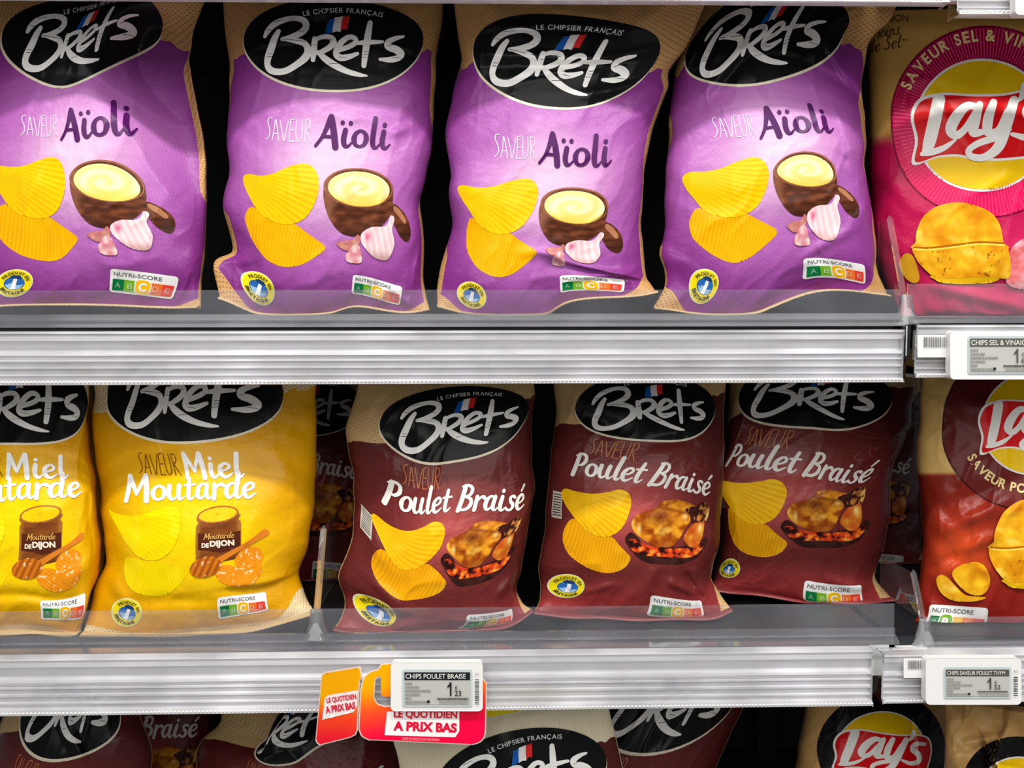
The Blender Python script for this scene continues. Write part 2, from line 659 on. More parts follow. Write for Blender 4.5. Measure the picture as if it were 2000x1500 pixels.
def logo():
    """black oval with brush lettering, in the pixels of the second purple bag"""
    A = Art()
    c = lambda pts: C(400, 0, 4, pts)
    A.part('logo_emblem', label='black oval emblem with cream edge')
    A.poly(ell(650, 88.5, 176.5, 92, 0, 80), (232, 222, 196), 1, 3.4)
    A.poly(ell(651, 84.5, 175.5, 90.5, 0, 80), (17, 18, 19), 2, 3.4)
    A.part('logo_lettering', parent='logo_emblem', label='white brush lettering')
    K = WHITE
    A.ribbon(c([(478, 285, 26), (505, 240, 40), (560, 188, 46), (640, 152, 42), (720, 138, 40), (790, 155, 50), (805, 200, 52), (770, 245, 50), (690, 285, 44), (615, 303, 30)]), K, 3)
    A.ribbon(c([(590, 240, 34), (555, 300, 50), (520, 385, 58), (492, 450, 54), (484, 505, 50), (508, 545, 56), (565, 560, 52), (640, 548, 50), (730, 495, 52), (795, 440, 60), (815, 385, 56), (790, 335, 50), (720, 312, 46), (630, 302, 24)]), K, 3.1)
    A.ribbon(c([(872, 295, 44), (862, 380, 48), (852, 462, 36)]), K, 3.2)
    A.ribbon(c([(868, 305, 30), (930, 278, 36), (995, 280, 44), (1018, 315, 48), (990, 355, 46), (930, 392, 40), (890, 408, 30)]), K, 3.3)
    A.ribbon(c([(895, 400, 34), (950, 452, 54), (1030, 505, 56), (1120, 548, 46), (1210, 572, 36), (1275, 580, 16)]), K, 3.4)
    A.ribbon(c([(1052, 378, 40), (1130, 352, 40), (1185, 318, 40), (1186, 282, 38), (1140, 272, 40), (1085, 310, 46), (1048, 365, 50), (1040, 415, 54), (1075, 440, 54), (1140, 428, 44), (1205, 402, 28)]), K, 3.5)
    A.ribbon(c([(1298, 160, 40), (1285, 260, 52), (1270, 380, 52), (1255, 498, 40)]), K, 3.6)
    A.ribbon(c([(1205, 318, 30), (1290, 310, 40), (1400, 305, 24)]), K, 3.7)
    A.ribbon(c([(1556, 272, 20), (1500, 282, 36), (1445, 308, 48), (1450, 345, 54), (1510, 370, 58), (1548, 405, 56), (1530, 435, 52), (1470, 448, 48), (1385, 445, 26)]), K, 3.8)
    for a, b in (((500, 232), (545, 236)), ((560, 168), (640, 150)), ((690, 222), (790, 240)), ((610, 300), (820, 318)), ((485, 442), (530, 440)), ((490, 420), (530, 418)),
                 ((1050, 408), (1120, 392)), ((1060, 432), (1120, 440)), ((1262, 384), (1296, 381)), ((1258, 408), (1294, 404)), ((1240, 432), (1286, 428)), ((1440, 340), (1520, 318)),
                 ((1480, 428), (1560, 442)), ((980, 492), (1060, 484)), ((1010, 300), (960, 290)), ((860, 340), (890, 336))):
        A.ribbon(c([(*a, 4), (*b, 3)]), (40, 40, 42), 4.2, 2)
    A.part('slogan_lettering', parent='logo_emblem', label='small white slogan on an arc')
    A.arctext('LE CHIPSIER FRANÇAIS', 672, 339, 318, 103.8, 76.2, 9.6, (226, 226, 222), 3, 0.012)
    A.part('flag_mark', parent='logo_emblem', label='brushed blue, white and red flag')
    A.poly(c([(985, 140), (1030, 128), (1018, 175), (1012, 240), (975, 248), (945, 258), (962, 200)]), (24, 92, 178), 3, 8)
    A.poly(c([(1030, 122), (1060, 118), (1090, 112), (1078, 170), (1072, 235), (1040, 230), (1008, 242), (1016, 180)]), (240, 238, 236), 3, 8)
    A.poly(c([(1090, 112), (1120, 114), (1142, 102), (1134, 160), (1122, 218), (1098, 210), (1074, 226), (1078, 170)]), (228, 48, 44), 3, 8)
    return A


def saveur(A, fn, col, W=1.0):
    A.part('flavour_heading', label='thin hand-drawn heading')
    c = lambda p: C(400, 0, 4, p)
    st = [[(518, 922), (495, 928), (488, 960), (504, 1005), (505, 1055), (480, 1088)],
          [(528, 1090), (540, 1010), (552, 935), (566, 1010), (580, 1096)], [(538, 1040), (572, 1043)],
          [(585, 938), (602, 1020), (620, 1100), (636, 1020), (652, 945)],
          [(668, 935), (662, 1020), (660, 1102)], [(668, 935), (702, 930)], [(664, 1015), (696, 1014)], [(660, 1102), (702, 1104)],
          [(716, 935), (712, 1040), (722, 1095), (742, 1098), (757, 1050), (762, 935)],
          [(788, 935), (784, 1020), (780, 1108)], [(788, 935), (818, 945), (820, 990), (786, 1020)], [(790, 1020), (806, 1060), (826, 1110)]]
    for k, s in enumerate(st):
        q = c([(x, y, 8 * W) for x, y in s])
        q[:, :2] = fn(q[:, :2])
        A.ribbon(q, col, 2 + 0.03 * k, 6)


def ridges(px, py, k, kind, pal):
    def f(x, y):
        if kind == 'fan':
            ph = np.arctan2(y - py, x - px) * k
        else:
            ph = (x - px + 0.22 * (y - py)) * k
        s = 0.5 + 0.5 * np.sin(ph)
        n = fbm(x / 34, y / 34, 5)
        c = mixc(pal[0], pal[1], s * (0.35 + 0.45 * n))
        c = mixc(c, pal[2], 0.4 * sst(0.5, 0.95, n))
        return c
    return f


CHIPS = [((255, 208, 8), (232, 152, 0), (255, 222, 40)), ((250, 190, 4), (216, 132, 0), (255, 210, 20))]


def chips(A, up, lo, piv, pal=CHIPS, label='yellow ridged crisp'):
    A.part('crisp_picture', label='pair of yellow ridged crisps')
    A.poly(cr(lo, 5, True), ridges(lo[:, 0].min(), lo[:, 1].min(), 2 * math.pi / 6.8, 'par', pal[1]), 1, 2.6)
    A.poly(cr(up, 5, True), ridges(piv[0], piv[1], 92, 'fan', pal[0]), 2, 2.6)


def nutri(A, fn, hi=2, wf=1.0):
    """white score badge, drawn 132 x 60 then moved by fn"""
    B = Art()
    B.part('nutrition_badge', label='white score badge')
    B.poly(rrect(0, 0, 132, 60, 8), (240, 240, 238), 2, 8)
    B.part('badge_lettering', parent='nutrition_badge', label='grey heading')
    B.text('NUTRI-SCORE', 8, 17, 92, 10, (98, 100, 104), 3, 0, 0.012)
    cols = [(10, 120, 62), (118, 180, 40), (246, 190, 16), (236, 118, 46), (226, 66, 48)]
    for i in range(5):
        B.part('grade_cell_%d' % i, 'grade_cell', 'nutrition_badge')
        x = 6 + i * 24
        if i == hi:
            B.poly(rrect(x - 4, 19, x + 28, 59, 12), (240, 240, 238), 3.4, 8)
            B.poly(rrect(x - 1.5, 21, x + 25.5, 57, 10), cols[i], 4, 8)
            B.text('ABCDE'[i], x + 4, 50, 15, 22, (250, 248, 240), 5, 0, 0.04)
        else:
            B.poly([(x, 25), (x + 24, 25), (x + 24, 55), (x, 55)], cols[i], 3, 8)
            B.text('ABCDE'[i], x + 6, 47, 11, 14, tuple(np.array(cols[i]) * 0.5 + 118), 4, 0, 0.02)
    B.copy_into(A, fn)


def origin(A, x, y, r, rot=8):
    B = Art()
    B.part('origin_seal', label='round yellow origin seal with a lighthouse')
    B.poly(ell(0, 0, 31, 31, 0, 36), (222, 226, 190), 2, 8)
    B.poly(ell(0, 0, 29, 29, 0, 36), (238, 218, 22), 3, 8)
    B.poly(ell(0, 1, 17.5, 14.5, 0, 30), (44, 104, 178), 4, 6)
    B.poly([(-15, 5), (-4, 1), (3, 6), (16, 2), (12, 11), (4, 15), (-6, 15)], (150, 190, 224), 4.4, 6)
    B.poly([(-3, -12), (3, -12), (4.5, 14), (-4, 15)], (236, 240, 244), 5, 6)
    B.poly([(-11, -12), (-5, -17), (5, -17), (11, -12), (3, -9), (-3, -9)], (30, 60, 110), 5.4, 6)
    B.part('seal_lettering', parent='origin_seal', label='dark lettering round the seal')
    B.arctext('PRODUIT EN', 0, 0, 19.5, 160, 20, 6.4, (40, 52, 40), 6, 0.02)
    B.arctext('BRETAGNE', 0, 0, 25.5, 212, 328, 6.6, (40, 52, 40), 6, 0.03, inside=True)
    k = r / 31.0
    c, s = math.cos(math.radians(rot)) * k, math.sin(math.radians(rot)) * k
    B.copy_into(A, lambda V: np.stack([x + V[:, 0] * c - V[:, 1] * s, y + V[:, 0] * s + V[:, 1] * c], 1))


LOGO = logo()


# ---- purple garlic-sauce print, in the pixels of the second purple bag
def art_aioli():
    A = Art()
    A.cx, A.hw, A.yt, A.yb = 646.0, 207.0, -62.0, 613.0

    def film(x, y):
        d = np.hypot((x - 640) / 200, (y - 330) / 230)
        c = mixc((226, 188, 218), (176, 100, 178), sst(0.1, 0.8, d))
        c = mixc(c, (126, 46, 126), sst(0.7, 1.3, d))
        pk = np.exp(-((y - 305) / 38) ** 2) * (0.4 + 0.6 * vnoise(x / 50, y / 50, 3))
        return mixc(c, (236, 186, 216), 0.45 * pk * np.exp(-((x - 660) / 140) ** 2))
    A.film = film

    def kraft(x, y, u, sd=0):
        t = (104 + 16 * (vnoise(x / 9, y / 9, 4) - 0.5) - 0.03 * (x - 646) - y) / 10
        s = (np.abs(u) - 0.955 - .05 * sst(.25, .6, vnoise(y / 90, u * 0, sd + 2) * (1 + .25 * np.sign(-u)))) * 20 - .0001
        b = (y - (611 - (64 if sd in (37, 41) else 16) * sst(0.5, 1.0, u) ** 1.4 - 30 * sst(0.7, 1.0, -u))) / 10
        return np.maximum(np.maximum(t, s), b)
    A.kraft = kraft
    LOGO.copy_into(A, lambda V: V)
    saveur(A, lambda V: V, (240, 226, 244), 0.8)
    A.part('flavour_lettering', label='dark purple flavour name')
    A.script('Aïoli', 618, 283, 0.345, 0.318, (78, 24, 88), 3, 2.2, 0.06)
    c = lambda p: C(400, 290, 4, p)
    up_ = c([(298, 228), (340, 195), (440, 206), (540, 190), (640, 145), (740, 116), (810, 122), (862, 165), (888, 240), (888, 330), (860, 430), (800, 530), (720, 582), (620, 596), (520, 570), (430, 510), (370, 400), (322, 310)])
    lo_ = c([(328, 560), (375, 480), (450, 500), (620, 560), (715, 592), (790, 650), (870, 708), (930, 755), (934, 795), (860, 850), (760, 905), (640, 926), (520, 902), (430, 850), (350, 750), (324, 640)])
    chips(A, up_, lo_, c([(180, 130)])[0])
    A.part('bowl_picture', label='brown wooden bowl of pale sauce')

    def wood(x, y):
        n = vnoise(x / 16, y / 5, 8)
        c0 = mixc((70, 34, 20), (126, 70, 44), n)
        c0 = mixc(c0, (150, 98, 74), 0.7 * np.exp(-((x - 640) / 12) ** 2))
        return mixc(c0, (44, 20, 14), sst(425, 462, y) * 0.6)
    A.poly(cr(c([(1462, 432), (1540, 480), (1600, 560), (1616, 650), (1580, 722), (1520, 690), (1470, 600), (1440, 500)]), 5, True), wood, 1, 4)
    A.poly(cr(c([(1480, 450), (1540, 500), (1580, 570), (1560, 590), (1510, 530), (1470, 480)]), 4, True), (176, 120, 86), 1.4, 4)
    A.poly(np.vstack([cr(c([(926, 320), (930, 400), (960, 520), (1020, 620), (1085, 672), (1180, 690), (1290, 660), (1380, 590), (1445, 500), (1468, 400), (1470, 330)]), 5), c([(1200, 330)])]), wood, 1.6, 4)
    A.poly(ell(*c([(1198, 305)])[0], 68, 38.5, 4), wood, 2, 4)
    A.ribbon(np.column_stack([ell(*c([(1198, 305)])[0], 66, 36.8, 4), np.full(48, 2.6)]), (156, 96, 66), 2.4, 2, True)

    def cream(x, y):
        r = np.hypot((x - 700) / 58, (y - 367) / 33)
        th = np.arctan2((y - 367) * 1.7, x - 700)
        s = 0.5 + 0.5 * np.sin(r * 11 + th)
        c0 = mixc((246, 238, 190), (236, 210, 112), s * 0.7)
        return mixc(c0, (240, 200, 60), sst(0.1, 1.0, (y - 367) / 33) * 0.75)
    A.poly(ell(*c([(1200, 314)])[0], 60, 34, 5), cream, 3, 3)
    A.part('garlic_picture', label='pink garlic bulb and cloves')

    def garlic(x, y):
        n = 0.5 + 0.5 * np.sin((x - 0.25 * y) * 0.55)
        c0 = mixc((240, 222, 222), (220, 166, 178), n * 0.6)
        c0 = mixc(c0, (206, 70, 116), 0.8 * np.exp(-((x - 716) / 5) ** 2 - ((y - 462) / 9) ** 2))
        return mixc(c0, (150, 96, 92), sst(485, 510, y) * 0.6)
    A.poly(cr(c([(1240, 640), (1300, 610), (1385, 605), (1420, 570), (1438, 525), (1465, 530), (1470, 560), (1448, 625), (1462, 700), (1465, 765), (1430, 855), (1370, 872), (1300, 840), (1222, 745), (1212, 680)]), 5, True), garlic, 4, 3)

    def clove(x, y):
        return mixc((238, 212, 200), (190, 84, 110), vnoise(x / 6, y / 8, 9) * 0.9)
    A.poly(cr(c([(1025, 742), (1090, 722), (1150, 715), (1190, 672), (1210, 720), (1185, 775), (1120, 805), (1070, 790)]), 4, True), lambda x, y: mixc((206, 148, 128), (176, 92, 98), vnoise(x / 8, y / 6, 2)), 4, 3)
    A.poly(cr(c([(1120, 810), (1165, 755), (1205, 770), (1225, 840), (1222, 905), (1160, 912), (1105, 890), (1100, 845)]), 4, True), clove, 4.5, 3)
    # printed contact shade under the still life is part of the picture on the pack
    origin(A, 506, 566, 29)
    nutri(A, sim((0, 0), (132, 0), (689, 543), (783, 552)))
    return A


def art_miel():
    A = Art()
    A.cx, A.hw, A.yt, A.yb = 392.0, 203.0, 706.0, 1243.0

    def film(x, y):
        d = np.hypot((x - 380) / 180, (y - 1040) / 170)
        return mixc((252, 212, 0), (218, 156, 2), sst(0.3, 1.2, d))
    A.film = film

    def kraft(x, y, u, sd=0):
        t = (803 - 0.11 * (x - 209) + 8 * (vnoise(x / 9, y / 9, 4) - 0.5) - y) / 10
        b = (y - (1228 - 66 * sst(0.62, 1.0, u) ** 1.4)) / 10
        return np.maximum(t, b)
    A.kraft = kraft
    LOGO.copy_into(A, sim((475, 85), (826, 85), (208, 776), (553, 771)))
    saveur(A, sim((480, 921), (826, 935), (0, 0), (1, 1)) if False else (lambda V: np.stack([275 + (V[:, 0] - 520) * 0.93, 882 + (V[:, 1] - 230) * 0.98], 1)), (128, 72, 10), 0.9)
    A.part('flavour_lettering', label='white flavour name on two lines')
    A.script('Miel', 363, 933, 0.302, 0.262, (244, 242, 240), 3, -1, 0.08)
    A.script('Moutarde', 243, 978, 0.315, 0.275, (244, 242, 240), 3, -1.6, 0.08)
    c = lambda p: C(180, 960, 4, p)
    up_ = c([(130, 138), (180, 168), (300, 188), (420, 168), (540, 130), (620, 118), (672, 150), (688, 230), (688, 290), (660, 390), (600, 480), (500, 530), (400, 526), (300, 480), (220, 380), (170, 260)])
    lo_ = c([(205, 520), (300, 515), (400, 535), (520, 540), (600, 560), (700, 600), (752, 640), (720, 690), (660, 760), (560, 812), (430, 802), (300, 762), (220, 660)])
    pal = [((250, 228, 0), (232, 196, 0), (255, 240, 60)), ((248, 222, 0), (228, 190, 0), (255, 234, 40))]
    chips(A, up_, lo_, c([(40, 100)])[0], pal)
    A.part('jar_picture', label='brown mustard jar')

    def jar(x, y):
        t = np.abs((x - 427) / 42)
        return mixc(mixc((150, 84, 30), (104, 52, 22), vnoise(x / 30, y / 4, 2)), (196, 140, 60), sst(0.75, 1, t) * 0.6)
    A.poly(cr(c([(838, 200), (830, 250), (814, 278), (812, 400), (816, 500), (830, 538), (985, 552), (1140, 520), (1158, 480), (1162, 380), (1162, 242), (1144, 215), (1138, 170)]), 4, True), jar, 1, 5)
    A.poly(c([(830, 325), (1000, 345), (1156, 305), (1156, 440), (1010, 478), (832, 455)]), (84, 38, 22), 1.5, 6)
    A.poly(ell(*c([(983, 180)])[0], 41, 16.5, -8), (176, 104, 50), 2, 5)
    A.poly(ell(*c([(983, 180)])[0], 37, 13.5, -8), lambda x, y: mixc((244, 200, 10), (206, 150, 10), sst(0.4, 0.0, np.hypot((x - 425) / 18, (y - 1005) / 7))), 2.4, 3)
    A.part('jar_lettering', parent='jar_picture', label='gold and cream jar lettering')
    A.script('Moutarde', 398.5, 1054, 0.072, 0.062, (222, 170, 84), 3, -4, 0.25, 0.9)
    A.text('DE', 395, 1070, 14, 9, (244, 232, 208), 3, 0, 0.05)
    A.text('DIJON', 411, 1071.5, 47, 15, (244, 232, 208), 3, -3, 0.05)
    A.part('honey_picture', label='honey dipper and honeycomb')

    def comb(x, y):
        n = np.sin(x * 0.9) * np.sin(y * 0.9 + x * 0.4)
        c0 = mixc((224, 104, 0), (250, 184, 44), 0.5 + 0.5 * n)
        return mixc(c0, (255, 244, 210), sst(0.8, 0.95, vnoise(x / 5, y / 4, 6)))
    A.poly(cr(c([(1120, 520), (1180, 450), (1260, 432), (1320, 470), (1330, 530), (1280, 590), (1190, 610), (1120, 580)]), 4, True), comb, 1.8, 2.6)
    A.poly(cr(c([(965, 610), (1040, 575), (1120, 590), (1220, 615), (1300, 560), (1322, 620), (1270, 700), (1160, 742), (1050, 730), (985, 690)]), 4, True), comb, 2, 2.6)

    def wd(x, y):
        return mixc((214, 124, 30), (160, 78, 14), 0.5 + 0.5 * np.sin((x * 0.9 + y * 0.4) * 0.55))
    A.ribbon(c([(960, 560, 50), (1100, 475, 38), (1230, 400, 36), (1345, 318, 56)]), (216, 126, 36), 3.4, 8)
    A.poly(ell(*c([(890, 592)])[0], 31, 20, -18), lambda x, y: mixc(wd(x, y), (255, 240, 210), sst(0.8, 0.95, vnoise(x / 6, y / 5, 3))), 3.8, 2.6)
    A.copy = None
    origin(A, 249, 1192, 27, 12)
    nutri(A, aff([(0, 0), (132, 0), (0, 60)], [(424, 1170), (522, 1150), (424, 1216)]))
    return A


def art_poulet():
    A = Art()
    A.cx, A.hw, A.yt, A.yb = 1247.0, 172.0, 690.0, 1222.0

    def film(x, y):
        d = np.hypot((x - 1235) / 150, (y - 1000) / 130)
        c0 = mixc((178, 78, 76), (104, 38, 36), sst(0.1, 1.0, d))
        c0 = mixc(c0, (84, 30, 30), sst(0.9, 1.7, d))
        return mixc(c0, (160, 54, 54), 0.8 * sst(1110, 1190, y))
    A.film = film

    def kraft(x, y, u, sd=0):
        t = (828 - 0.2 * (x - 1095) + 8 * (vnoise(x / 9, y / 9, 4) - 0.5) - y) / 10
        s = (np.abs(u) - 0.994) * 20
        b = (y - (1219 - 62 * sst(0.86, 1.0, u))) / 10
        return np.maximum(np.maximum(t, s), b)
    A.kraft = kraft
    LOGO.copy_into(A, sim((475, 85), (826, 85), (1123, 790), (1397, 792)))
    c = lambda p: C(1030, 730, 4.411, p)

    def sv(V):
        q = np.stack([(V[:, 0] - 520) * 0.82, (V[:, 1] - 230) * 0.78], 1)
        a = math.radians(9)
        return np.stack([1157 + q[:, 0] * math.cos(a) - q[:, 1] * math.sin(a), 854 + q[:, 0] * math.sin(a) + q[:, 1] * math.cos(a)], 1)
    saveur(A, sv, (196, 120, 74), 0.85)
    A.part('flavour_lettering', label='white flavour name')
    A.script('Poulet Braisé', 1116, 925, 0.2415, 0.238, (238, 234, 226), 3, 8.4, 0.1)
    c2 = lambda p: C(1030, 920, 4.411, p)
    up_ = c2([(297, 205), (322, 152), (400, 172), (500, 192), (600, 195), (700, 180), (790, 160), (862, 195), (895, 265), (885, 345), (850, 440), (790, 515), (700, 560), (600, 560), (500, 520), (420, 440), (380, 380), (330, 290)])
    lo_ = c2([(330, 470), (385, 410), (470, 470), (600, 545), (720, 568), (790, 640), (850, 700), (888, 745), (860, 810), (790, 860), (690, 880), (560, 850), (450, 790), (360, 700), (312, 580)])
    pal = [((252, 200, 20), (214, 140, 0), (252, 216, 60)), ((244, 178, 12), (204, 118, 0), (250, 205, 40))]
    chips(A, up_, lo_, c2([(160, 60)])[0], pal)
    A.part('chicken_picture', label='roast chicken on a dark pan of embers')
    A.poly(cr(c2([(842, 605), (890, 530), (950, 570), (1020, 640), (1200, 660), (1350, 640), (1500, 600), (1560, 560), (1580, 600), (1530, 690), (1440, 750), (1250, 795), (1050, 795), (940, 735)]), 5, True),
           lambda x, y: mixc((36, 18, 18), (74, 36, 30), fbm(x / 13, y / 9, 7)), 1, 5)

    def ember(x, y):
        n = fbm(x / 11, y / 8, 11)
        c0 = mixc((40, 14, 16), (226, 70, 24), sst(0.35, 0.62, n))
        return mixc(c0, (255, 170, 60), sst(0.68, 0.9, n))
    A.poly(cr(c2([(870, 600), (930, 590), (1030, 640), (1180, 665), (1330, 655), (1470, 640), (1530, 600), (1530, 660), (1440, 720), (1200, 740), (1000, 730), (900, 680)]), 5, True), ember, 1.4, 2.4)

    def roast(x, y):
        n = fbm(x / 15, y / 15, 21)
        n2 = fbm(x / 5, y / 5, 22)
        c0 = mixc((240, 164, 36), (150, 64, 10), sst(.2, .85, n))
        c0 = mixc(c0, (252, 206, 90), sst(0.6, 0.95, fbm(x / 24, y / 24, 23)) * 0.8)
        g = np.exp(-((x - 1288) / 22) ** 2 - ((y - 1008) / 17) ** 2)
        c0 = mixc(c0, (96, 34, 12), g * (0.55 + 0.45 * n2))
        c0 = mixc(c0, (252, 224, 150), .85 * np.exp(-((x - 1249) / 4) ** 2 - ((y - 1034) / 9) ** 2) + .7 * np.exp(-((x - 1334) / 6) ** 2 - ((y - 1006) / 10) ** 2))
        c0 = mixc(c0, (120, 52, 10), .7 * sst(6, 0, np.abs(y - 992 - .22 * (x - 1290))) * (x > 1280) * (x < 1350))
        return mixc(c0, (150, 60, 14), sst(1040, 1068, y) * 0.7)
    A.poly(cr(c2([(900, 450), (940, 385), (1010, 350), (1095, 312), (1130, 270), (1200, 244), (1290, 250), (1400, 288), (1412, 318), (1360, 328), (1388, 420), (1345, 500), (1300, 590), (1230, 652), (1120, 655), (1010, 605), (920, 520)]), 5, True), roast, 2, 2.4)
    A.poly(cr(c2([(1330, 330), (1400, 300), (1440, 330), (1440, 420), (1400, 440), (1380, 380)]), 4, True), (66, 26, 18), 2.2, 4)
    A.poly(cr(c2([(1345, 560), (1395, 475), (1480, 420), (1522, 430), (1524, 540), (1490, 625), (1420, 645), (1360, 605)]), 5, True),
           lambda x, y: mixc(mixc((240, 170, 50), (196, 74, 22), fbm(x / 13, y / 13, 31)), (255, 232, 140), np.exp(-((x - 1367) / 5) ** 2 - ((y - 1030) / 9) ** 2)), 2.4, 2.6)
    A.poly(cr(c2([(1440, 292), (1500, 262), (1535, 280), (1562, 310), (1550, 390), (1510, 430), (1440, 440), (1415, 380)]), 5, True),
           lambda x, y: mixc((52, 20, 14), (206, 132, 62), sst(0.45, 0.75, fbm(x / 9, y / 9, 41))), 2.6, 2.4)
    A.poly(cr(c2([(1530, 400), (1545, 330), (1562, 320), (1558, 390), (1535, 430)]), 4, True), (232, 190, 110), 2.8, 4)
    A.part('steam_picture', label='faint steam strokes')
    A.ribbon(c([(1430, 730, 5), (1385, 785, 8), (1430, 815, 7), (1500, 812, 6)]), (150, 70, 66), 1, 6)
    A.ribbon(c([(1495, 700, 4), (1498, 770, 8), (1525, 800, 6)]), (150, 70, 66), 1.1, 6)
    A.ribbon(c([(1560, 840, 4), (1500, 900, 6), (1450, 915, 5)]), (124, 48, 48), 1.2, 6)
    A.part('barcode_patch', label='pale barcode patch on the left edge')
    A.poly([(1084, 958), (1099, 962), (1099, 1014), (1084, 1010)], (206, 200, 186), 1, 8)
    for k in range(9):
        yy = 963 + k * 5
        A.poly([(1085.5, yy), (1097.5, yy + 3), (1097.5, yy + 5), (1085.5, yy + 2)], (70, 62, 58), 2, 12)
    origin(A, 1111.5, 1147, 28)
    nutri(A, sim((0, 0), (132, 0), (1268, 1158), (1369, 1166)))
    return A


# ---- round-emblem print, in the pixels of the magenta pack
def art_round(film, kraftf, ring, ring_line, txt, txt_arc, hatch=True, inner=None, inside=False, chipset='one', badge=None, words=False, ext=(-40.0, 626.0)):
    A = Art()
    A.cx, A.hw, A.yt, A.yb = 1925.0, 232.0, *ext
    A.film, A.kraft = film, kraftf
    inner = inner or (lambda V: V)
    A.part('logo_emblem', label='round emblem ring')
    A.poly(ell(1925, 238, 188, 188, 0, 80), ring_line, 1, 10)

    def rc(x, y):
        a = np.arctan2(y - 238, x - 1925)
        r = np.hypot(x - 1925, y - 238)
        return mixc(ring[0], ring[1], sst(0.15, 0.85, (y - 60) / 360))
    A.poly(ell(1925, 238, 185, 185, 0, 80), rc, 2, 9)
    if hatch:
        for k in range(150):
            a = 2 * math.pi * k / 150
            ca, sa = math.cos(a), math.sin(a)
            A.ribbon(np.array([(1925 + 128 * ca, 238 + 128 * sa, 1.6), (1925 + 183 * ca, 238 + 183 * sa, 2.2)]), hatch, 2.5, 3, cap=False)
    B = Art()
    B.part('logo_disc', parent='logo_emblem', label='yellow disc with a red banner')
    B.poly(ell(1918, 243, 132, 131, 0, 70), (240, 238, 232), 3, 10)
    B.poly(ell(1918, 243, 127.5, 126.5, 0, 70), (240, 196, 10), 4, 8)
    o = [(1801, 192), (1842, 180), (1900, 182), (1960, 181), (2010, 172), (2050, 178), (2066, 214), (2064, 262), (2052, 302), (2010, 308), (1950, 314), (1900, 311), (1868, 305), (1830, 308), (1786, 322), (1788, 278), (1778, 240), (1783, 212)]
    o = np.array(o, float)
    B.poly(cr(o, 5, True), (240, 238, 232), 5, 8)
    B.poly(cr((o - [1920, 245]) * [0.962, 0.925] + [1921, 245], 5, True), (214, 14, 22), 6, 8)
    B.part('logo_lettering', parent='logo_emblem', label='white script lettering')
    W = (240, 238, 232)
    B.ribbon([(1832, 194, 25), (1824, 240, 25), (1815, 282, 23), (1808, 298, 12)], W, 7)
    B.ribbon([(1803, 301, 8), (1822, 297, 12), (1845, 288, 11), (1866, 273, 5)], W, 7.1)
    B.ribbon([(1910, 208, 12), (1888, 206, 17), (1868, 226, 22), (1857, 252, 22), (1868, 264, 16), (1886, 250, 14), (1904, 220, 12)], W, 7.2)
    B.ribbon([(1913, 203, 14), (1904, 235, 21), (1901, 258, 18), (1918, 258, 12)], W, 7.3)
    B.ribbon([(1940, 199, 15), (1930, 232, 20), (1930, 258, 18), (1950, 254, 14), (1968, 215, 12)], W, 7.4)
    B.ribbon([(1980, 195, 18), (1966, 240, 22), (1950, 285, 20), (1924, 306, 15), (1900, 306, 13), (1892, 294, 12), (1910, 280, 13), (1945, 268, 13), (1970, 252, 10)], W, 7.5)
    B.ribbon([(2000, 166, 14), (1996, 186, 12), (1988, 196, 5)], W, 7.6)
    B.ribbon([(2040, 200, 10), (2012, 204, 15), (2004, 222, 17), (2026, 238, 18), (2028, 258, 16), (2004, 268, 14), (1976, 262, 8)], W, 7.7)
    B.copy_into(A, inner)
    A.part('ring_lettering', parent='logo_emblem', label='cream lettering round the ring')
    A.arctext(txt, 1925, 238, txt_arc[0], txt_arc[1], txt_arc[2], txt_arc[3], (236, 212, 148), 3.4, 0.03, 0.95, inside)
    if words:
        A.part('pack_lettering', label='small dark lettering on the tan part')
        A.text('BON', 1735, 48, 36, 12, (74, 50, 20), 2, 0, 0.0)
        A.script('Moins', 1695, 79, 0.12, 0.115, (74, 50, 20), 2, -8, 0.3, 0.7)
        A.script('de Sel', 1688, 104, 0.135, 0.125, (74, 50, 20), 2, -8, 0.3, 0.7)
        A.text("''", 1761, 83, 8, 4, (74, 50, 20), 2)

    def pot(x, y):
        n = fbm(x / 24, y / 20, 51)
        c0 = mixc((250, 200, 40), (214, 130, 8), n)
        return mixc(c0, (255, 226, 110), 0.7 * sst(0.6, 0.95, fbm(x / 44, y / 36, 52)))
    c = lambda p: C(1640, 250, 4.054, p)
    A.part('crisp_picture', label='golden smooth crisps')
    T = chipset if callable(chipset) else (lambda V: V)
    A.poly(T(cr(c([(612, 960), (610, 900), (622, 820), (680, 700), (780, 620), (920, 585), (1030, 600), (1170, 660), (1250, 760), (1290, 900), (1290, 960)]), 5, True)), pot, 8.2, 3.4)
    A.poly(T(cr(c([(690, 1170), (700, 1200), (770, 1232), (1000, 1238), (1200, 1222), (1250, 1180), (1000, 1150)]), 5, True)), (224, 176, 14), 8.4, 4)
    A.poly(T(cr(c([(580, 945), (720, 950), (900, 930), (1100, 905), (1300, 915), (1345, 1010), (1358, 1110), (1330, 1192), (1150, 1180), (900, 1192), (720, 1185), (640, 1120), (590, 1040)]), 4, True)),
           lambda x, y: mixc(pot(x, y), (120, 60, 20), sst(0.84, 0.92, fbm(x / 7, y / 7, 53)) * 0.8), 9, 3)
    e_ = T(cr(c([(590, 950), (720, 954), (900, 934), (1100, 909), (1296, 918)]), 5))
    A.ribbon(np.column_stack([e_ - [0, 1.5], np.full(len(e_), 3.2)]), (176, 96, 10), 9.3, 2)
    A.ribbon(np.column_stack([e_ + [0, 2.5], np.full(len(e_), 3.0)]), (255, 226, 90), 9.4, 2)
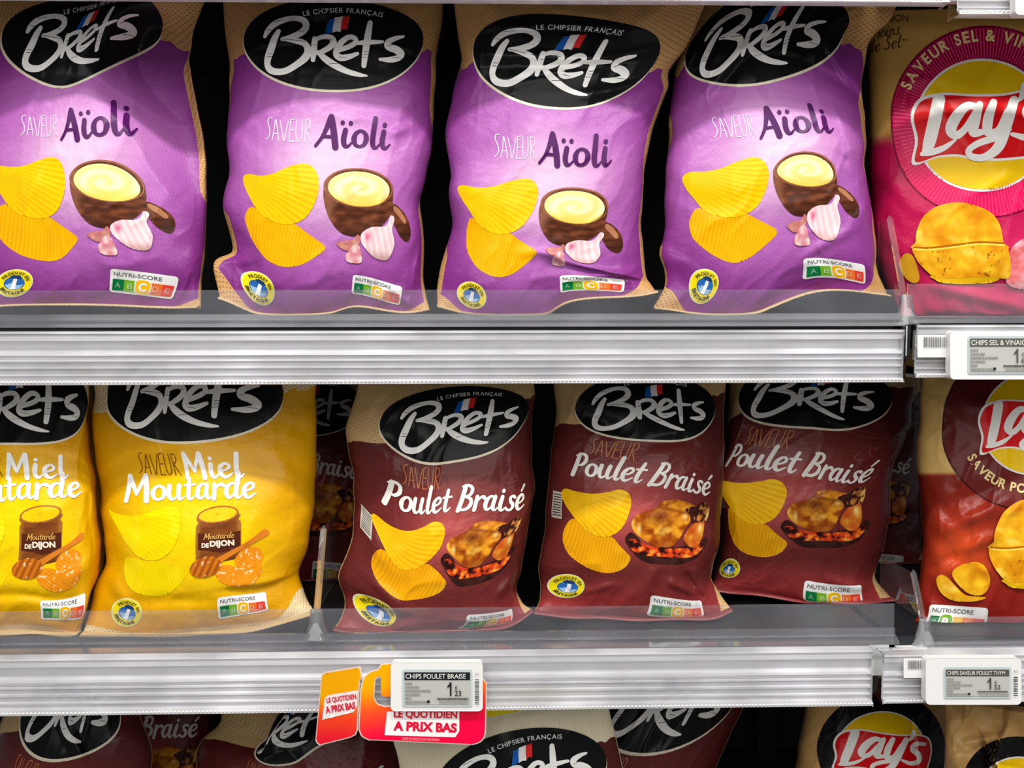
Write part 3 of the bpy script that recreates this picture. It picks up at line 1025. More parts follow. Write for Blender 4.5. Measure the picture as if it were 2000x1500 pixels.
    if callable(chipset):
        A.poly(T(cr(c([(300, 1130), (400, 1060), (520, 1060), (585, 1160), (560, 1260), (480, 1290), (380, 1240)]), 4, True)), pot, 9, 4)
        A.poly(T(cr(c([(190, 1170), (250, 1150), (340, 1230), (420, 1290), (560, 1300), (480, 1330), (330, 1330), (230, 1270)]), 4, True)), pot, 9.5, 4)
    else:
        A.poly(cr(c([(420, 1080), (490, 1000), (560, 1010), (582, 1110), (560, 1210), (480, 1230), (425, 1170)]), 4, True), (206, 150, 30), 8.1, 4)
        A.part('spice_picture', label='pink and red heap beside the crisps')
        A.poly(cr([(1972, 560), (1970, 500), (1990, 470), (2040, 460), (2080, 480), (2090, 560)], 5, True),
               lambda x, y: mixc((226, 90, 90), (250, 200, 210), fbm(x / 18, y / 12, 61)), 8.1, 4)
    if badge:
        nutri(A, badge, 1)
    return A
# ------------------------------------------------------------------ the shelving
Z_MID = float(P(900, 621, 0.04)[2])
Z_LOW = float(P(900, 1238, 0.04)[2])
PITCHZ = Z_MID - Z_LOW
Z_TOP, Z_BOT = float(P(900, -124, 0.04)[2]), Z_LOW - PITCHZ
BOARD = 0.026
X_JOIN = float(P(1772, 690, 0.0)[0])
X_L, X_R = -1.0, 1.0
DEPTH = 0.42


def box(name, lo, hi, mat, parent=None, bev=0.0):
    lo, hi = np.array(lo, float), np.array(hi, float)
    V = np.array([[(lo, hi)[i][0], (lo, hi)[j][1], (lo, hi)[k][2]] for i in (0, 1) for j in (0, 1) for k in (0, 1)])
    base = np.array(parent.location) if parent else np.zeros(3)
    Fq = [(0, 1, 3, 2), (4, 6, 7, 5), (0, 4, 5, 1), (2, 3, 7, 6), (0, 2, 6, 4), (1, 5, 7, 3)]
    o = put(name, mesh_np(name, V - base, [Fq], mat, False), parent)
    if bev:
        m = o.modifiers.new('bevel', 'BEVEL')
        m.width, m.segments = bev, 3
    return o


def extrude_x(name, prof, x0, x1, mat, parent=None, seg=1):
    """closed outline of (y, z) swept along x"""
    pr = np.array(prof, float)
    n = len(pr)
    xs = np.linspace(x0, x1, seg + 1)
    V = np.vstack([np.column_stack([np.full(n, x), pr]) for x in xs])
    base = np.array(parent.location) if parent else np.zeros(3)
    Q = [(s * n + i, s * n + (i + 1) % n, (s + 1) * n + (i + 1) % n, (s + 1) * n + i) for s in range(seg) for i in range(n)]
    V0, T0 = tri_fill([pr], 1.0)
    k = len(V)
    V = np.vstack([V, np.column_stack([np.full(len(V0), x0), V0]), np.column_stack([np.full(len(V0), x1), V0])])
    T = [tuple(t + k) for t in T0] + [tuple(t[::-1] + k + len(V0)) for t in T0]
    return put(name, mesh_np(name, V - base, [Q, T], mat, False), parent)


def prism(name, loop_px, Yf, Yb, mat, parent=None, bev=0.0, s=200, holes=()):
    """outline given in photo pixels, standing at depth Yf, with a real thickness back to Yb"""
    V0, T0 = tri_fill([np.asarray(loop_px, float)] + [np.asarray(h, float) for h in holes], s)
    Wf = P(V0[:, 0], V0[:, 1], Yf)
    Wb = Wf.copy()
    Wb[:, 1] += Yb - Yf
    n = len(Wf)
    V = np.vstack([Wf, Wb])
    T = [tuple(t) for t in T0] + [tuple(t[::-1] + n) for t in T0]
    cnt = {}
    for t in T0:
        for a, b in ((t[0], t[1]), (t[1], t[2]), (t[2], t[0])):
            cnt[(a, b)] = 1
    Q = [(a, b, b + n, a + n) for a, b in cnt if (b, a) not in cnt]
    base = np.array(parent.location) if parent else np.zeros(3)
    o = put(name, mesh_np(name, V - base, [Q, T], mat, False), parent)
    if bev:
        m = o.modifiers.new('bevel', 'BEVEL')
        m.width, m.segments, m.limit_method = bev, 3, 'ANGLE'
    return o


def art_objs(A, fn, parent, labels=True):
    """print layers as thin meshes lying on the surface fn(points, offset)"""
    done = {}
    base = np.array(parent.location)
    for k in A.order:
        p = A.parts[k]
        V = np.vstack(p['v'])
        W = fn(V, np.concatenate(p['l']) * 0.00024)
        par = done.get(p['parent'], parent)
        o = put(p['name'], mesh_np(p['name'], W - base, [np.vstack(p['t'])], INK, True, np.vstack(p['c'])), par)
        done[k] = o
        if p['label'] and labels:
            o['label'] = p['label']
    return done


m_board = pmat('shelf_metal', (38, 40, 45), 0.45, 0.3, noise=0.06)
m_dark = pmat('dark_metal', (26, 27, 30), 0.5, 0.2, noise=0.1)
m_front = pmat('pale_metal_edge', (240, 240, 242), 0.35, 0.0, noise=0.03)
m_rail = clear_mat('ticket_rail_plastic', 0.52, (246, 245, 250), 1.0, 0.1)
m_clear = clear_mat('clear_riser_plastic', 0.085, (196, 198, 208), 0.9, 0.06)
m_chan = clear_mat('channel_plastic', 0.30, (150, 150, 158), 1.0, 0.1)
m_div = clear_mat('divider_plastic', 0.02, (220, 224, 228), 0.2, 0.03)
m_bar = clear_mat('divider_edge_plastic', 0.07, (220, 224, 228), 0.7, 0.03)
m_foot = clear_mat('divider_foot_plastic', 0.25, (226, 230, 232), 1.6, 0.05)
m_white = pmat('white_plastic', (238, 238, 236), 0.35, noise=0.01)
m_kraft = pmat('kraft_seal', (206, 176, 122), 0.4, noise=0.08, nscale=90)

# back of the gondola and the floor of the aisle
tag(box('wall_back', (X_L, DEPTH + 0.005, 0.0), (X_R, DEPTH + 0.025, Z_TOP + 0.4), m_dark), kind='structure')
tag(box('floor', (-3, -3.2, -0.02), (3, DEPTH + 0.03, 0.0), pmat('floor_tile', (176, 172, 166), 0.3, noise=0.05)), kind='structure')
t = tag(box('upright_post', (X_JOIN - 0.012, DEPTH - 0.03, 0.0), (X_JOIN + 0.012, DEPTH + 0.004, Z_TOP + 0.3), m_dark),
        'dark metal post at the back where the two shelf bays meet', 'post')


def rail(x0, x1, zt, zb, label):
    t = thing('ticket_rail', ((x0 + x1) / 2, 0.0, zb), label, 'price rail', 'clear ticket rails along the shelf fronts')
    h = zt - zb
    pr = [(1.0, .0010), (.985, -.0052), (.95, -.0058), (.93, -.0046), (.82, -.0040), (.80, .0012), (.60, .0012), (.585, -.0030), (.545, -.0034), (.53, .0004),
          (.475, .0004), (.465, -.0026), (.435, -.0026), (.425, .0006), (.345, .0006), (.335, -.0026), (.30, -.0026), (.29, .0008), (.20, .0008), (.19, -.0022), (.165, -.0022), (.155, .001), (.095, .0006), (.085, -.0062), (.012, -.0072), (.0, -.0060)]
    pr = [(y, zb + f * h) for f, y in pr]
    pr += [(.0042, zb), (.0042, zb + .9 * h), (.012, zb + .97 * h), (.012, zb + h)]
    o = extrude_x('rail_profile', pr, x0, x1, m_rail, t)
    n = max(2, int((x1 - x0) / 0.0034))
    # little beads pressed into the bottom lip
    V, Q = [], []
    for i in range(n):
        x = x0 + 0.002 + i * 0.0034
        k = len(V)
        for a, b in ((0, 0), (.0022, 0), (.0022, .0016), (0, .0016)):
            V.append((x + a, -.0078, zb + .002 + b))
        V.append((x + .0011, -.0086, zb + .0028))
        Q += [(k, k + 1, k + 4), (k + 1, k + 2, k + 4), (k + 2, k + 3, k + 4), (k + 3, k, k + 4)]
    put('beaded_lip', mesh_np('beaded_lip', np.array(V) - np.array(t.location), [Q], m_white, False), t)
    ec = [(.0125, zt), (-.0060, zt), (-.0062, zt - .1 * h), (-.004, zt - .2 * h), (-.004, zb + .1 * h), (-.0074, zb), (.0125, zb)]
    for xe in ((x1,) if x0 < -0.3 else (x0 - .0012,)):
        extrude_x('end_cap', ec, xe, xe + .0012, m_foot, t)
    return t


def shelf(x0, x1, z, zt, zb, label):
    t = thing('shelf_board', ((x0 + x1) / 2, 0.2, z - BOARD), label, 'shelf', 'shelf boards of the chip aisle')
    box('board', (x0, 0.020, z - BOARD), (x1, DEPTH, z), m_board, t)
    box('front_edge', (x0, 0.0125, zb + .40 * (zt - zb)), (x1, 0.0198, zt - 0.001), m_front, t)
    return t


def riser(x0, x1, z0, z1, label, zc):
    t = thing('shelf_riser', ((x0 + x1) / 2, 0.016, z0), label, 'riser', 'clear risers along the shelf fronts')
    extrude_x('clear_panel', [(.0150, z0), (.0165, z0), (.0175, z1), (.0160, z1)], x0, x1, m_clear, t)
    extrude_x('base_channel', [(.003, z0), (.020, z0), (.020, z0 + .004), (.0180, zc), (.0140, zc), (.0130, z0 + .006), (.0085, z0 + .0052), (.0085, z0 + .0042), (.004, z0 + .003)], x0, x1, m_chan, t)
    return t


def zz(px, py, Y=0.0):
    return float(P(px, py, Y)[2])


def xx(px, py, Y=0.0):
    return float(P(px, py, Y)[0])


BX = {}
# left bay: x end (pixels), rail top/bottom, floor
LEFT = [('upper', 1848, (900, -100), (900, 4), Z_TOP, 'above the purple bags, cut by the top of the picture'),
        ('mid', 1758, (900, 645), (900, 749), Z_MID, 'between the purple bags and the yellow bags'),
        ('low', 1698, (900, 1272), (900, 1383), Z_LOW, 'with the price label and orange card clipped on it')]
RIGHT = [('upper', 1868, (1900, -66), (1900, 33), Z_TOP, 'in the upper right corner of the picture'),
         ('mid', 1785, (1850, 634), (1850, 737), Z_MID, 'under the magenta bag'),
         ('low', 1721, (1800, 1273), (1800, 1368), Z_LOW, 'under the brown round-emblem bag')]
xl_end = {}
for nm, px, a, b, z, txt in LEFT:
    x1 = xx(px, (a[1] + b[1]) / 2)
    xl_end[nm] = x1
    zt, zb = zz(*a), zz(*b)
    rail(X_L, x1, zt, zb, 'long clear ticket rail ' + txt)
    shelf(X_L, X_JOIN - 0.004, z, zt, zb, {'upper': 'shelf board of the left bay above the purple bags', 'mid': 'left bay shelf board carrying the purple bags', 'low': 'left bay shelf board carrying the yellow and maroon bags'}[nm])
for nm, px, a, b, z, txt in RIGHT:
    x0 = xx(px, (a[1] + b[1]) / 2)
    zt, zb = zz(*a), zz(*b)
    rail(x0, X_R, zt, zb, 'short clear ticket rail ' + txt)
    shelf(X_JOIN + 0.004, X_R, z, zt, zb, {'upper': 'shelf board of the right bay above the magenta bag', 'mid': 'right bay shelf board carrying the magenta bag', 'low': 'right bay shelf board carrying the brown round-emblem bag'}[nm])
tag(box('shelf_board', (X_L, 0.02, Z_BOT - BOARD), (X_R, DEPTH, Z_BOT), m_board), 'shelf board carrying the bags at the bottom of the picture', 'shelf', 'shelf boards of the chip aisle')
# brackets at the joint of the bays
for (pa, pb, lab) in (((1762, 636), (1783, 708), 'dark bracket between the rails, right of the purple bags shelf'), ((1699, 1284), (1716, 1360), 'dark bracket between the two rails of the lower shelf')):
    prism('shelf_bracket', [pa, (pb[0], pa[1]), (pb[0], pb[1] - 6), (pb[0] - 6, pb[1]), (pa[0], pb[1] - 12)], 0.013, 0.05, pmat('bracket_paint', (40, 44, 42), 0.4, 0.2, noise=0.1))
    o = bpy.context.scene.collection.objects[-1]
    tag(o, lab, 'bracket')

riser(X_L, xx(1757, 600, .016), zz(900, 638, .016), zz(900, 566, .016), 'long clear riser in front of the purple bags', zz(900, 613, .016))
riser(xx(1772, 600, .016), X_R, zz(1850, 631, .016), zz(1850, 554, .016), 'short clear riser in front of the magenta bag', zz(1850, 617, .016))
riser(X_L, xx(1746, 1220, .016), zz(900, 1258, .016), zz(900, 1187, .016), 'long clear riser in front of the yellow and maroon bags', zz(900, 1234, .016))
riser(xx(1806, 1220, .016), X_R, zz(1850, 1270, .016), zz(1850, 1206, .016), 'short clear riser in front of the brown round-emblem bag', zz(1850, 1252, .016))


def divider(top, bot, foot_w, foot_top, label, zf, yback=.40):
    """see-through plate running back on the shelf, thick front edge leaning back, flared foot"""
    b = P(*bot, .024)
    tp = P(*top, .055)
    t = thing('shelf_divider', (b[0], .03, b[2]), label, 'divider', 'clear dividers between the rows of bags')
    base = np.array(t.location)
    r = .0030
    V = []
    for p in (b, tp):
        for dx, dy in ((-r, 0), (0, -r), (r, 0), (0, r * 1.4)):
            V.append(p + np.array([dx, dy, 0]))
    V.append(tp + np.array([0, .001, .004]))
    Q = [(i, (i + 1) % 4, 4 + (i + 1) % 4, 4 + i) for i in range(4)]
    T = [(4 + i, 4 + (i + 1) % 4, 8) for i in range(4)]
    put('front_edge', mesh_np('front_edge', np.array(V) - base, [Q, T], m_bar, False), t)
    h = tp[2]
    z0 = b[2]
    V = [(b[0] - .0007, .03, z0), (b[0] - .0007, yback, z0), (b[0] - .0007, yback, h), (tp[0] - .0007, tp[1] + .003, h)]
    V += [(x + .0014, y, z) for x, y, z in V]
    put('plate', mesh_np('plate', np.array(V) - base, [[(0, 1, 2, 3), (7, 6, 5, 4), (0, 4, 5, 1), (1, 5, 6, 2), (2, 6, 7, 3), (3, 7, 4, 0)]], m_div, False), t)
    # flared foot
    ft = float(P(bot[0], foot_top, .022)[2])
    rows = []
    for k in range(9):
        f = k / 8
        z = zf + (ft - zf) * f
        wd = foot_w * (.42 + .58 * (1 - f) ** 2.2) if k else foot_w * 1.08
        rows.append([(b[0] + wd * math.cos(a), .021 + (.005 + .012 * (1 - f)) * math.sin(a) * .55, z) for a in np.linspace(0, 2 * math.pi, 20, endpoint=False)])
    V = np.array(rows).reshape(-1, 3)
    Q = [(r_ * 20 + i, r_ * 20 + (i + 1) % 20, (r_ + 1) * 20 + (i + 1) % 20, (r_ + 1) * 20 + i) for r_ in range(8) for i in range(20)]
    put('foot', mesh_np('foot', V - base, [Q], m_foot, True), t)
    return t


divider((1738, 428), (1767, 588), .0125, 575, 'clear divider between the last purple bag and the magenta bag', zz(1767, 634, .02), .085)
divider((632, 1034), (619, 1195), .0125, 1190, 'clear divider between the yellow bags and the maroon bags', zz(619, 1246, .02), .19)
divider((1784, 1120), (1803, 1212), .0125, 1206, 'clear divider between the maroon bags and the brown round-emblem bag', zz(1803, 1262, .02), .12)

# ------------------------------------------------------------------ bags
FILM = {'aioli': film_mat('purple_film', 0.42, (96, 30, 104), (196, 152, 96), (112, 70, 30)),
        'miel': film_mat('yellow_film', 0.10, (196, 140, 0), (226, 204, 158), (150, 112, 64), 0.3),
        'poulet': film_mat('maroon_film', 0.25, (60, 16, 20), (206, 172, 118), (130, 92, 50), 0.3),
        'cream': film_mat('cream_film', 0.25, (60, 16, 20), (232, 222, 190), (206, 190, 150), 0.3),
        'round': film_mat('gloss_film', 0.0, (0, 0, 0), rough=0.28)}
PV = [0, .05, .14, .33, .5, .65, .8, .9, 1.0]
PY = [.012, .006, .001, .0, .007, .020, .036, .048, .062]
BV = [0, .03, .08, .2, .4, .65, .85, .96, 1.0]
BF = [.0012, .013, .027, .041, .047, .042, .026, .010, .0012]


def smooth_interp(v, xs, ys):
    """monotone cubic"""
    xs, ys = np.array(xs), np.array(ys)
    h, d = np.diff(xs), np.diff(ys) / np.diff(xs)
    m = np.zeros(len(xs))
    for i in range(1, len(xs) - 1):
        m[i] = 0 if d[i - 1] * d[i] <= 0 else 2 * d[i - 1] * d[i] / (d[i - 1] + d[i])
    m[0], m[-1] = d[0], d[-1]
    v = np.clip(v, 0, 1)
    i = np.clip(np.searchsorted(xs, v) - 1, 0, len(xs) - 2)
    t = (v - xs[i]) / h[i]
    return (ys[i] * (1 + 2 * t) * (1 - t) ** 2 + m[i] * h[i] * t * (1 - t) ** 2 + ys[i + 1] * t * t * (3 - 2 * t) + m[i + 1] * h[i] * t * t * (t - 1))


def seg_d(x, y, s):
    x0, y0, x1, y1 = s
    dx, dy = x1 - x0, y1 - y0
    L2 = dx * dx + dy * dy
    t = np.clip(((x - x0) * dx + (y - y0) * dy) / L2, 0, 1)
    sd = ((x - x0) * dy - (y - y0) * dx) / math.sqrt(L2)
    return np.hypot(x - x0 - t * dx, y - y0 - t * dy), t, sd


def pack(kind, A, marks, yb, label, group, zf, zt, seed=1, thick=1.0, lean=1.0, creases=(), rough=1.0, filmkind=None, detail=1.0, seal=True, affine=False, yend=None):
    src = [m[:2] for m in marks]
    dst = [m[2:] for m in marks]
    fn = aff(src, dst) if affine else TPS(src, dst)
    sc = math.sqrt(abs(np.linalg.det(np.linalg.lstsq(np.hstack([np.array(src), np.ones((len(src), 1))]), np.array(dst), rcond=None)[0][:2])))
    pxs = 207.0 / A.hw      # feature size relative to the purple bags

    def wrinkle(x, y, u, v):
        s = pxs
        X, Y_ = (x - A.cx) * s, (y - A.yb) * s
        wv = 0.0030 * (vnoise(X / 95, Y_ / 95, seed) - .5)
        n1 = vnoise(X / 60 + .3 * Y_ / 60, Y_ / 110, seed + 3)
        wv += 0.0020 * (1 - np.sqrt((2 * n1 - 1) ** 2 + .004)) ** 3
        n2 = vnoise(X / 34, Y_ / 70 + X / 90, seed + 5)
        wv += 0.0011 * (1 - np.sqrt((2 * n2 - 1) ** 2 + .01)) ** 4
        # gathers running out of the bottom and top seals
        g = vnoise(X / 26, Y_ / 200, seed + 7)
        wv += 0.0030 * (g - .5) * (np.exp(-((v - .03) / .06) ** 2) + .7 * np.exp(-((v - .95) / .08) ** 2))
        # creases slanting in from the sides
        g = vnoise((Y_ + 0.7 * np.abs(X)) / 34, u * 0 + seed, seed + 9)
        wv += 0.0050 * (g - .5) * np.abs(u) ** 3
        wv = wv * rough
        for c in creases:
            d, t, sd = seg_d(x, y, c[:4])
            amp, wd = c[4], c[5]
            e = np.sin(np.pi * np.clip(t * .96 + .02, 0, 1)) ** .5
            if len(c) > 7:      # a bend: everything right of the line falls away
                wv = wv - amp * np.log1p(np.exp(np.clip(-sd * c[7] / wd, -30, 30))) * sst(-.25, .2, ((x - c[0]) * (c[2] - c[0]) + (y - c[1]) * (c[3] - c[1])) / ((c[2] - c[0]) ** 2 + (c[3] - c[1]) ** 2))
            elif len(c) > 6:      # a fold: one flank drops away sharply
                wv = wv + amp * e * np.exp(-d / wd * 0.9) * np.tanh(sd / 3.5)
            else:
                wv = wv + amp * e * np.exp(-(d / wd) ** 2)
        return wv * (1 - np.abs(u) ** 8) * sst(0, .03, v) * sst(1, .97, v)
    NN = 2.15

    def surf(V, off=0.0, back=None):
        x, y = V[:, 0], V[:, 1]
        u = np.clip((x - A.cx) / A.hw, -1, 1)
        v = (A.yb - y) / (A.yb - A.yt)
        q = fn(np.stack([A.cx + u * A.hw, y], 1))
        q[:, 0] += sc * 5 * (vnoise(y / 42 / pxs ** -1, u * 0, seed + 13) - .5) * np.sign(u) * np.abs(u) ** 5
        v = np.clip(v, 0, 1)
        bf = smooth_interp(v, BV, BF) * thick
        fr = yb + smooth_interp(v, PV, PY) * lean
        arch = (1 - np.abs(u) ** NN) ** (1 / NN)
        Yf = np.minimum(fr + bf * (1 - arch) - wrinkle(x, y, u, v), fr + bf * (1 + .3 * arch)) - off
        if back is None:
            Wd = P(q[:, 0], q[:, 1], Yf)
        else:
            Ym = fr + bf
            Wm = P(q[:, 0], q[:, 1], Ym)
            Wf = P(q[:, 0], q[:, 1], Yf)
            Wd = np.where(back[:, None], Wm, Wf)
            Wd[:, 1] = np.where(back, Ym + .85 * bf * arch, Wf[:, 1])
        lim = zf + .0012
        z = Wd[:, 2]
        Wd[:, 2] = np.where(z < lim + .004, lim + .004 * np.exp(np.minimum((z - lim - .004) / .004, 0)), z) if zf is not None else z
        if zt is not None:
            Wd[:, 2] = np.minimum(Wd[:, 2], zt - .001)
        return Wd
    # pouch: one closed sheet round the bag
    nu, nv = int(150 * detail), int(210 * detail)
    tf = np.linspace(math.pi, 0, nu)
    tb = np.linspace(0, -math.pi, 26)[1:-1]
    th = np.concatenate([tf, tb])
    uu = np.sign(np.cos(th)) * np.abs(np.cos(th)) ** (2 / NN)
    vv = np.linspace(0, 1, nv)
    vv = vv + 0.06 * np.sin(2 * math.pi * vv) * -.5
    ys = A.yb - vv * (A.yb - A.yt)
    UU, YY = np.meshgrid(uu, ys)
    pts = np.stack([A.cx + UU.ravel() * A.hw, YY.ravel()], 1)
    back = np.tile(np.arange(len(th)) >= nu, nv)
    W = surf(pts, 0.0, back)
    bot = W[:len(th)]
    loc = (float(bot[:, 0].mean()), float(bot[:, 1].mean()), float(W[:, 2].min()))
    t = thing('chip_bag', loc, label, 'chip bag', group)
    base = np.array(loc)
    n = len(th)
    i, j = np.meshgrid(np.arange(nv - 1), np.arange(n), indexing='ij')
    jn = (j + 1) % n
    Q = np.stack([i * n + j, i * n + jn, (i + 1) * n + jn, (i + 1) * n + j], -1).reshape(-1, 4)
    u0 = np.where(back, np.sign(UU.ravel()) * 2.0, UU.ravel())
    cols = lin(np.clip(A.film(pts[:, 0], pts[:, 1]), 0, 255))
    kr = A.kraft(pts[:, 0], pts[:, 1], u0, seed)
    if kind == 'round':
        kr = np.full(len(pts), -1.0)
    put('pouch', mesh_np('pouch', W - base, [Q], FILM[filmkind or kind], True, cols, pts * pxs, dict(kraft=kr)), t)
    if seal:
        # crimped strip at the foot of the bag
        m_ = 120
        us = np.linspace(-.995, .995, m_)
        e0 = surf(np.stack([A.cx + us * A.hw, np.full(m_, A.yb)], 1))
        rows = []
        for k, (dy, dz) in enumerate(((0.0, .0012), (-.004, .0), (-.0085, -.0002), (-.0095, .0006), (-.004, .0020), (.001, .0022))):
            r_ = e0.copy()
            r_[:, 1] += dy * (1 + .25 * np.sin(us * 9 + seed))
            r_[:, 2] += dz + .0003 * np.sin(us * 130) * (k < 3)
            rows.append(r_)
        S = np.vstack(rows)
        Q2 = [(a * m_ + b, a * m_ + b + 1, (a + 1) * m_ + b + 1, (a + 1) * m_ + b) for a in range(5) for b in range(m_ - 1)]
        o = put('bottom_seal', mesh_np('bottom_seal', S - base, [Q2], m_kraft if kind != 'poulet' else pmat('maroon_seal', (128, 48, 50), .35), True), t)
        o['label'] = 'crimped seal along the foot of the bag'
    art_objs(A, surf, t)
    return t
AIOLI, MIEL, POULET = art_aioli(), art_miel(), art_poulet()
ZCm, ZCl, ZCb = Z_TOP - BOARD - .004, Z_MID - BOARD - .004, Z_LOW - BOARD - .004


def edges(A, lst):
    """(side -1/+1, y on the print, pixel x, pixel y)"""
    return [(A.cx + s * A.hw, y, px, py) for s, y, px, py in lst]


GA = 'purple bags on the upper shelf'
# 1
pack('aioli', AIOLI, [(475, 85, 2, 75), (826, 85, 316, 58), (650, 180, 136, 170), (520, 272, 41, 264), (757, 285, 262, 256), (475, 345, -22, 330), (622, 360, 126, 348),
                      (560, 521, 98, 510), (634, 488, 151, 470), (632, 365, 136, 352), (768, 365, 284, 362), (803, 462, 343, 448), (745, 508, 276, 489), (506, 566, 28, 552),
                      (689, 603, 217, 588), (783, 552, 349, 541), (660, 17, 180, 14)] +
     edges(AIOLI, [(-1, -62, -60, -70), (-1, 85, -56, 80), (-1, 280, -70, 280), (-1, 430, -66, 430), (-1, 613, -60, 606), (1, -62, 430, -70), (1, 85, 376, 92), (1, 200, 380, 190), (1, 330, 402, 320), (1, 430, 402, 415), (1, 560, 392, 545), (1, 613, 392, 602)]),
     .030, 'purple bag at the left edge of the upper shelf, cut by the picture', GA, Z_MID, ZCm, 11,
     creases=[(690, 178, 860, 500, .0050, 9, 1, -1), (700, 190, 850, 480, .0016, 6), (560, 300, 690, 178, .0016, 16), (640, 150, 700, 178, -.003, 16)])
# 2
pack('aioli', AIOLI, [(475, 85, 475, 85), (826, 85, 826, 85), (650, 180, 650, 180), (520, 272, 520, 272), (757, 285, 757, 286), (475, 345, 475, 345), (622, 360, 622, 360),
                      (560, 521, 560, 521), (634, 488, 634, 488), (632, 365, 632, 365), (768, 365, 768, 365), (803, 462, 803, 462), (745, 508, 745, 508), (506, 566, 506, 564),
                      (689, 603, 691, 590), (783, 552, 786, 560)] +
     edges(AIOLI, [(-1, -62, 434, -70), (-1, 60, 438, 60), (-1, 130, 447, 130), (-1, 270, 444, 262), (-1, 350, 446, 345), (-1, 420, 433, 400), (-1, 520, 452, 492), (-1, 585, 416, 522), (-1, 613, 432, 584),
                   (1, -62, 866, -70), (1, 60, 864, 50), (1, 200, 850, 190), (1, 330, 836, 330), (1, 420, 822, 400), (1, 560, 828, 550), (1, 613, 838, 606)]) + [(646, 613, 650, 613)],
     .030, 'purple bag second from the left, its lower left corner folded up', GA, Z_MID, ZCm, 23,
     creases=[(570, 20, 640, 60, -.005, 20), (600, 30, 660, 5, .003, 14), (800, 250, 760, 262, .003, 9), (460, 420, 500, 330, -.002, 16), (470, 560, 500, 520, -.004, 12), (760, 560, 810, 600, .003, 10)])
# 3
pack('aioli', AIOLI, [(475, 85, 924, 100), (826, 85, 1277, 124), (650, 180, 1078, 213), (520, 272, 966, 306), (757, 285, 1190, 318), (475, 345, 894, 366), (622, 360, 1049, 388),
                      (560, 521, 975, 541), (634, 488, 1047, 497), (632, 365, 1056, 396), (768, 365, 1189, 402), (803, 462, 1217, 486), (745, 508, 1142, 514), (506, 566, 922, 577),
                      (689, 603, 1101, 585), (783, 552, 1219, 546), (660, 17, 1122, 55)] +
     edges(AIOLI, [(-1, -62, 885, -50), (-1, 20, 891, 40), (-1, 90, 902, 112), (-1, 150, 888, 170), (-1, 240, 869, 260), (-1, 330, 880, 350), (-1, 420, 884, 430), (-1, 520, 862, 520), (-1, 613, 852, 600),
                   (1, -62, 1392, -40), (1, 20, 1372, 20), (1, 75, 1335, 98), (1, 115, 1306, 140), (1, 160, 1304, 172), (1, 240, 1276, 250), (1, 330, 1258, 340), (1, 440, 1252, 440), (1, 560, 1262, 545), (1, 613, 1284, 572)]) + [(646, 613, 1060, 622)],
     .026, 'purple bag third from the left, glossy ripples over its black emblem', GA, Z_MID, ZCm, 37, lean=.7, thick=.92,
     creases=[(470, 92, 830, 60, .0030, 9), (480, 118, 800, 75, -.003, 9), (520, 140, 700, 90, .0028, 8), (700, 150, 830, 120, .004, 14), (650, 490, 840, 560, .004, 18, 1), (600, 480, 700, 492, .003, 12), (700, 560, 830, 520, .003, 9)])
# 4
pack('aioli', AIOLI, [(475, 85, 1339, 108), (826, 85, 1646, 66), (650, 180, 1484, 166), (520, 272, 1395, 268), (757, 285, 1625, 254), (475, 345, 1332, 346), (622, 360, 1501, 340),
                      (560, 521, 1435, 513), (634, 488, 1516, 458), (632, 365, 1510, 337), (768, 365, 1634, 335), (803, 462, 1680, 416), (745, 508, 1617, 470), (506, 566, 1379, 558),
                      (689, 603, 1573, 563), (783, 552, 1688, 517), (660, 17, 1528, -6)] +
     edges(AIOLI, [(-1, -62, 1400, -90), (-1, 60, 1330, 95), (-1, 120, 1316, 160), (-1, 240, 1306, 250), (-1, 340, 1298, 360), (-1, 430, 1298, 440), (-1, 520, 1290, 500), (-1, 580, 1297, 560), (-1, 613, 1272, 604),
                   (1, -62, 1770, -80), (1, 40, 1736, 40), (1, 120, 1690, 120), (1, 160, 1682, 165), (1, 260, 1692, 250), (1, 350, 1690, 320), (1, 440, 1702, 400), (1, 530, 1710, 500), (1, 580, 1716, 535), (1, 613, 1736, 580)]) + [(646, 613, 1470, 616)],
     .036, 'purple bag leaning right with a wide tan foot, beside the magenta bag', GA, Z_MID, ZCm, 41, lean=1.25, thick=.92,
     creases=[(500, 190, 660, 70, .0035, 12), (520, 200, 680, 85, -.003, 12), (800, 110, 850, 200, .004, 12, 1), (780, 480, 840, 440, .003, 10), (770, 330, 800, 350, -.003, 9), (690, 540, 800, 480, .0035, 9), (780, 230, 830, 380, .003, 14)])

GM = 'yellow bags on the middle shelf'
sh = -306
pack('miel', MIEL, [(208, 776, -122, 790), (553, 771, 172, 786), (380, 866, 20, 868), (363, 933, 12, 934), (478, 930, 134, 932), (508, 965, 165, 962), (243, 978, -100, 992),
                    (385, 1005, 38, 1005), (468, 1005, 121, 1005), (372, 1118, 22, 1118), (515, 1042, 158, 1050), (450, 1140, 100, 1150), (512, 1110, 160, 1108), (522, 1180, 165, 1192), (424, 1210, 80, 1205), (320, 1163, -30, 1165), (368, 1060, 24, 1062)] +
     edges(MIEL, [(-1, 706, -190, 700), (-1, 900, -190, 900), (-1, 1243, -190, 1240), (1, 706, 168, 690), (1, 800, 171, 800), (1, 900, 179, 900), (1, 1010, 192, 1010), (1, 1085, 198, 1085), (1, 1130, 190, 1130), (1, 1180, 166, 1176), (1, 1243, 158, 1236)]),
     .034, 'yellow bag at the left edge of the middle shelf, cut by the picture', GM, Z_LOW, ZCl, 53, rough=.8,
     creases=[(520, 960, 560, 1080, -.003, 14), (470, 1130, 540, 1100, .003, 16), (300, 1165, 500, 1160, -.003, 12)])
